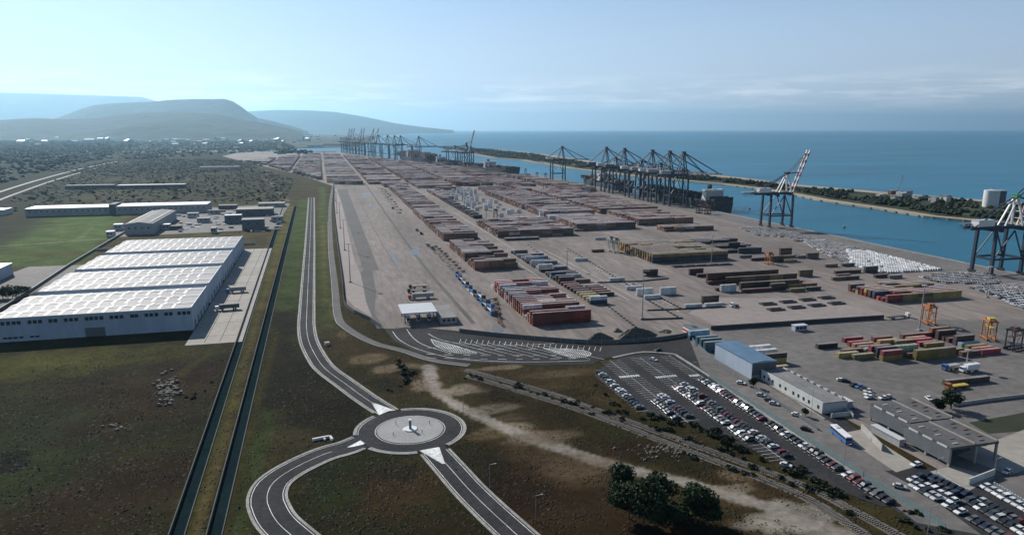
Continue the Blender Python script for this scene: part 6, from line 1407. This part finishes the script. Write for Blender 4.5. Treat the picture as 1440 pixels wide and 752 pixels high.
while nb < 110:
    px, py = rg.uniform(40, 420), rg.uniform(222, 284)**1.0; x, y = G(px, py)
    if float(sdist(np.array([x]), np.array([y]), SCR)[0]) < -15:
        o = obj('bush', rg.choice(BUSH), None, (x, y, 0), rg.uniform(0, 6)); s = rg.uniform(1, 2.3); o.scale = (s, s, s*.9); nb += 1
        tag(o, 'dark round bush on the open scrubland beyond the industrial yard', 'bush', 'bushes on the scrubland')
LOW = [('660,529 720,542 800,566 880,590 960,615 1040,645 1120,680 1200,712', 'beside the railway', 60, 1.0), ('905,584 975,600 1038,630 1110,660 1170,690', 'between the car park and the railway', 60, 1.1), ('575,575 600,580 640,592 655,604', 'at the far side of the roundabout', 14, .9), ('830,528 845,545 862,566 880,585', 'along the left edge of the car park', 12, .8), ('655,468 730,474 800,480 850,484 900,482', 'under the yard fence', 16, .7), ('560,512 575,525 560,545 545,548', 'on the dry mound before the entrance', 12, 1.1), ('205,536 245,550 275,560 295,530', 'about the stones in the left field', 10, .6), ('1255,715 1330,745 1300,752 1230,700', 'at the end of the teal fence', 16, .8), ('960,640 1010,655 1075,672', 'above the pines', 16, .8)]
for s, w_, n, sc in LOW:
    L = smooth_line(GP(s), 1.0)
    for k in range(n):
        p = rg.choice(L); p = (p[0]+rg.gauss(0, 1.6), p[1]+rg.gauss(0, 1.8)); pa = (np.array([p[0]]), np.array([p[1]]))
        if math.hypot(p[0]-RBC[0], p[1]-RBC[1]) < 24 or any(float(ldist(*pa, q_)[0]) < 7.5 for q_ in (ROAD, SW, SE)): continue
        o = obj('bush', rg.choice(BUSH), None, (p[0], p[1], -.2), rg.uniform(0, 6)); q = sc*rg.uniform(.4, .95); o.scale = (q, q, q*.8); tag(o, 'low dark green bush '+w_, 'bush', 'bushes '+w_)
# far woods and spit thickets: masses
def wood(name, label, polyp, n, size, base, seed, hmax=9, z=0, clip=None):
    rg = random.Random(seed); P = polyp; xs = [p[0] for p in P]; ys = [p[1] for p in P]; X = np.array([rg.uniform(min(xs), max(xs)) for _ in range(n*4)]); Y = np.array([rg.uniform(min(ys), max(ys)) for _ in range(n*4)])
    D = sdist(X, Y, P); nz_ = vnoise(X, Y, size*14, 3); k = 0; mb = MB()
    for x, y, d, q in zip(X, Y, D, nz_):
        if d > -2 or q < (.40 if name != 'far_wood' else .33): continue
        h = hmax*rg.uniform(.5, 1.1); r_ = size*rg.uniform(.7, 1.4); j = rg.uniform(.6, 1.4); c = tuple(v*j for v in base); pts = []
        for m_ in range(3): 
            for i in range(6): a_ = i*1.047+m_*.5; rr = r_*(.8, 1.05, .5)[m_]*rg.uniform(.75, 1.2); pts.append((x+rr*math.cos(a_), y+rr*math.sin(a_), z+h*(.05, .5, .88)[m_]*rg.uniform(.85, 1.1)))
        for m_ in range(2):
            for i in range(6): mb.face((pts[m_*6+i], pts[m_*6+(i+1) % 6], pts[m_*6+6+(i+1) % 6], pts[m_*6+6+i]), 0, tuple(v*rg.uniform(.75, 1.25) for v in c))
        for i in range(6): mb.face((pts[12+i], pts[12+(i+1) % 6], (x, y, z+h)), 0, tuple(v*1.1 for v in c))
        k += 1
        if k >= n: break
    tag(mb.build(name, [MT['leaf']]), label, 'woods', kind='stuff')
wood('far_wood', 'dark mass of trees on the plain left of the highway', GP('-120,262 0,258 60,244 130,228 165,215 200,203 120,196 -60,200 -160,215'), 6500, 8, (.016, .026, .014), 61, 12)
wood('far_wood', 'thin belt of trees before the town', GP('120,226 200,224 330,216 420,210 400,200 330,198 150,198'), 2600, 8, (.024, .034, .02), 62, 9)
sp2 = [tuple(p) for p in offset(SPN, 34)]; sp3 = [tuple(p) for p in offset(SPF, -60)]
wood('spit_thicket', 'dark green thicket covering the spit across the channel', [(960, 500)]+sp2[:]+sp3[::-1]+[(1130, 500)], 2600, 4.2, (.026, .036, .018), 63, 6, .2)
wood('spit_thicket', 'darker belt of trees along the channel side of the spit', sp2[:9]+[(p[0]+42, p[1]) for p in sp2[:9]][::-1], 1400, 4.0, (.018, .028, .014), 66, 8, .2)
wood('basin_trees', 'dark trees at the near bank of the basin', GP('385,215 400,213 420,213 440,215 430,217 390,217'), 60, 9, (.02, .03, .018), 64, 16)
wood('low_scrub', 'dark patches of low scrub spread over the plain beyond the industrial yard', SCR, 2600, 2.6, (.022, .032, .017), 67, 2.6)
wood('low_scrub', 'dark scrub on the plain between the yard corner and the basin', GP('180,250 330,240 380,232 345,226 200,222 60,240'), 1500, 4, (.02, .03, .017), 68, 4)
# ground-hugging tufts over the near fields
def tufts():
    rg = np.random.default_rng(5); mb = MB(); N = 34000; X = rg.uniform(-150, 190, N); Y = 150+(rg.random(N)**1.3)*330
    ok = np.ones(N, bool)
    for L, w_ in ((ROAD, 6.6), (SW, 7.2), (SE, 6.8), (TRACK, 4.6), (PATROL, 3.2), (C1, 2.8), (C2, 2.8)): ok &= ldist(X, Y, smooth_line(L, 6)) > w_
    ok &= np.hypot(X-RBC[0], Y-RBC[1]) > 22.6
    for P in (YARD, GP('541,464 556,480 590,497 640,508 760,516 850,504 930,496 1200,680 1330,775 1480,790 1400,400 1003,300 570,460'), GP('836,528 848,516 905,497 1262,712 1112,655 975,595 905,580'), [(-300, 405), (-44, 405), (-44, 760), (-300, 760)]): ok &= sdist(X, Y, P) > .8
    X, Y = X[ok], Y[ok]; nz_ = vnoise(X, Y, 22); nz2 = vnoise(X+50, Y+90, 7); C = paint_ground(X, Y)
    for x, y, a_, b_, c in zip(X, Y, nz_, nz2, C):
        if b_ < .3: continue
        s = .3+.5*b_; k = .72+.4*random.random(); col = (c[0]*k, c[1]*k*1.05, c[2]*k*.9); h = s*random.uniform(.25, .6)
        t0 = random.uniform(0, 6.28); R_ = [(x+s*random.uniform(.6, 1.1)*math.cos(t0+q*1.2566), y+s*random.uniform(.6, 1.1)*math.sin(t0+q*1.2566), .02) for q in range(5)]; top = (x+random.uniform(-.2, .2), y+random.uniform(-.2, .2), h)
        for q in range(5): mb.face((R_[q], R_[(q+1) % 5], top), 0, col)
    tag(mb.build('grass_tufts', [MT['leaf']]), 'rough grass tufts and low weeds covering the near fields', 'grass', kind='stuff')
tufts()
# ================================================================== THE TOWN
rg = random.Random(71); HM = []
for k, (wl, rf) in enumerate((('pale_wall', 'skylight'), ('pale_wall', 'slab'), ('white_wall', 'white_roof'), ('slab', 'rust'))):
    mb = MB(); mb.box(-9, 9, -7, 7, 0, 8, 0); mb.hexa(((-9.5, -7.5, 8), (9.5, -7.5, 8), (9.5, 7.5, 8), (-9.5, 7.5, 8), (-9, -.5, 10.5), (9, -.5, 10.5), (9, .5, 10.5), (-9, .5, 10.5)), 1); HM.append(mb.mesh('house', [MT[wl], MT[rf]]))
for k in range(230):
    if k < 150: px, py = rg.uniform(20, 420), 190+abs(rg.gauss(4, 4)) if rg.random() < .6 else rg.uniform(190, 207)
    else: px, py = rg.uniform(180, 560), rg.uniform(189, 200)
    x, y = G(px, max(188.5, py))
    if float(sdist(np.array([x]), np.array([y]), LAND)[0]) > -20: continue
    o = obj('house', HM[rg.choice([0, 0, 0, 1, 2])], None, (x, y, -.4), rg.uniform(0, 3)); s = rg.uniform(1.3, 3.4); o.scale = (s*rg.uniform(.8, 1.5), s, s*rg.uniform(.8, 1.5)); tag(o, 'small pale house in the distant town below the hills', 'house', 'houses of the distant town')
for k, (px, py, w_) in enumerate(((452, 205, 90), (432, 207, 50), (366, 185, 60))):
    x, y = G(px, py); simple_building('factory_hall', ['white long factory hall on the far shore of the basin', 'smaller white hall left of the long far one', 'white hall at the foot of the headland'][k], x, x+w_*2, y, y+60, 16, MT['pale_wall'], MT['skylight'], z=-.4)
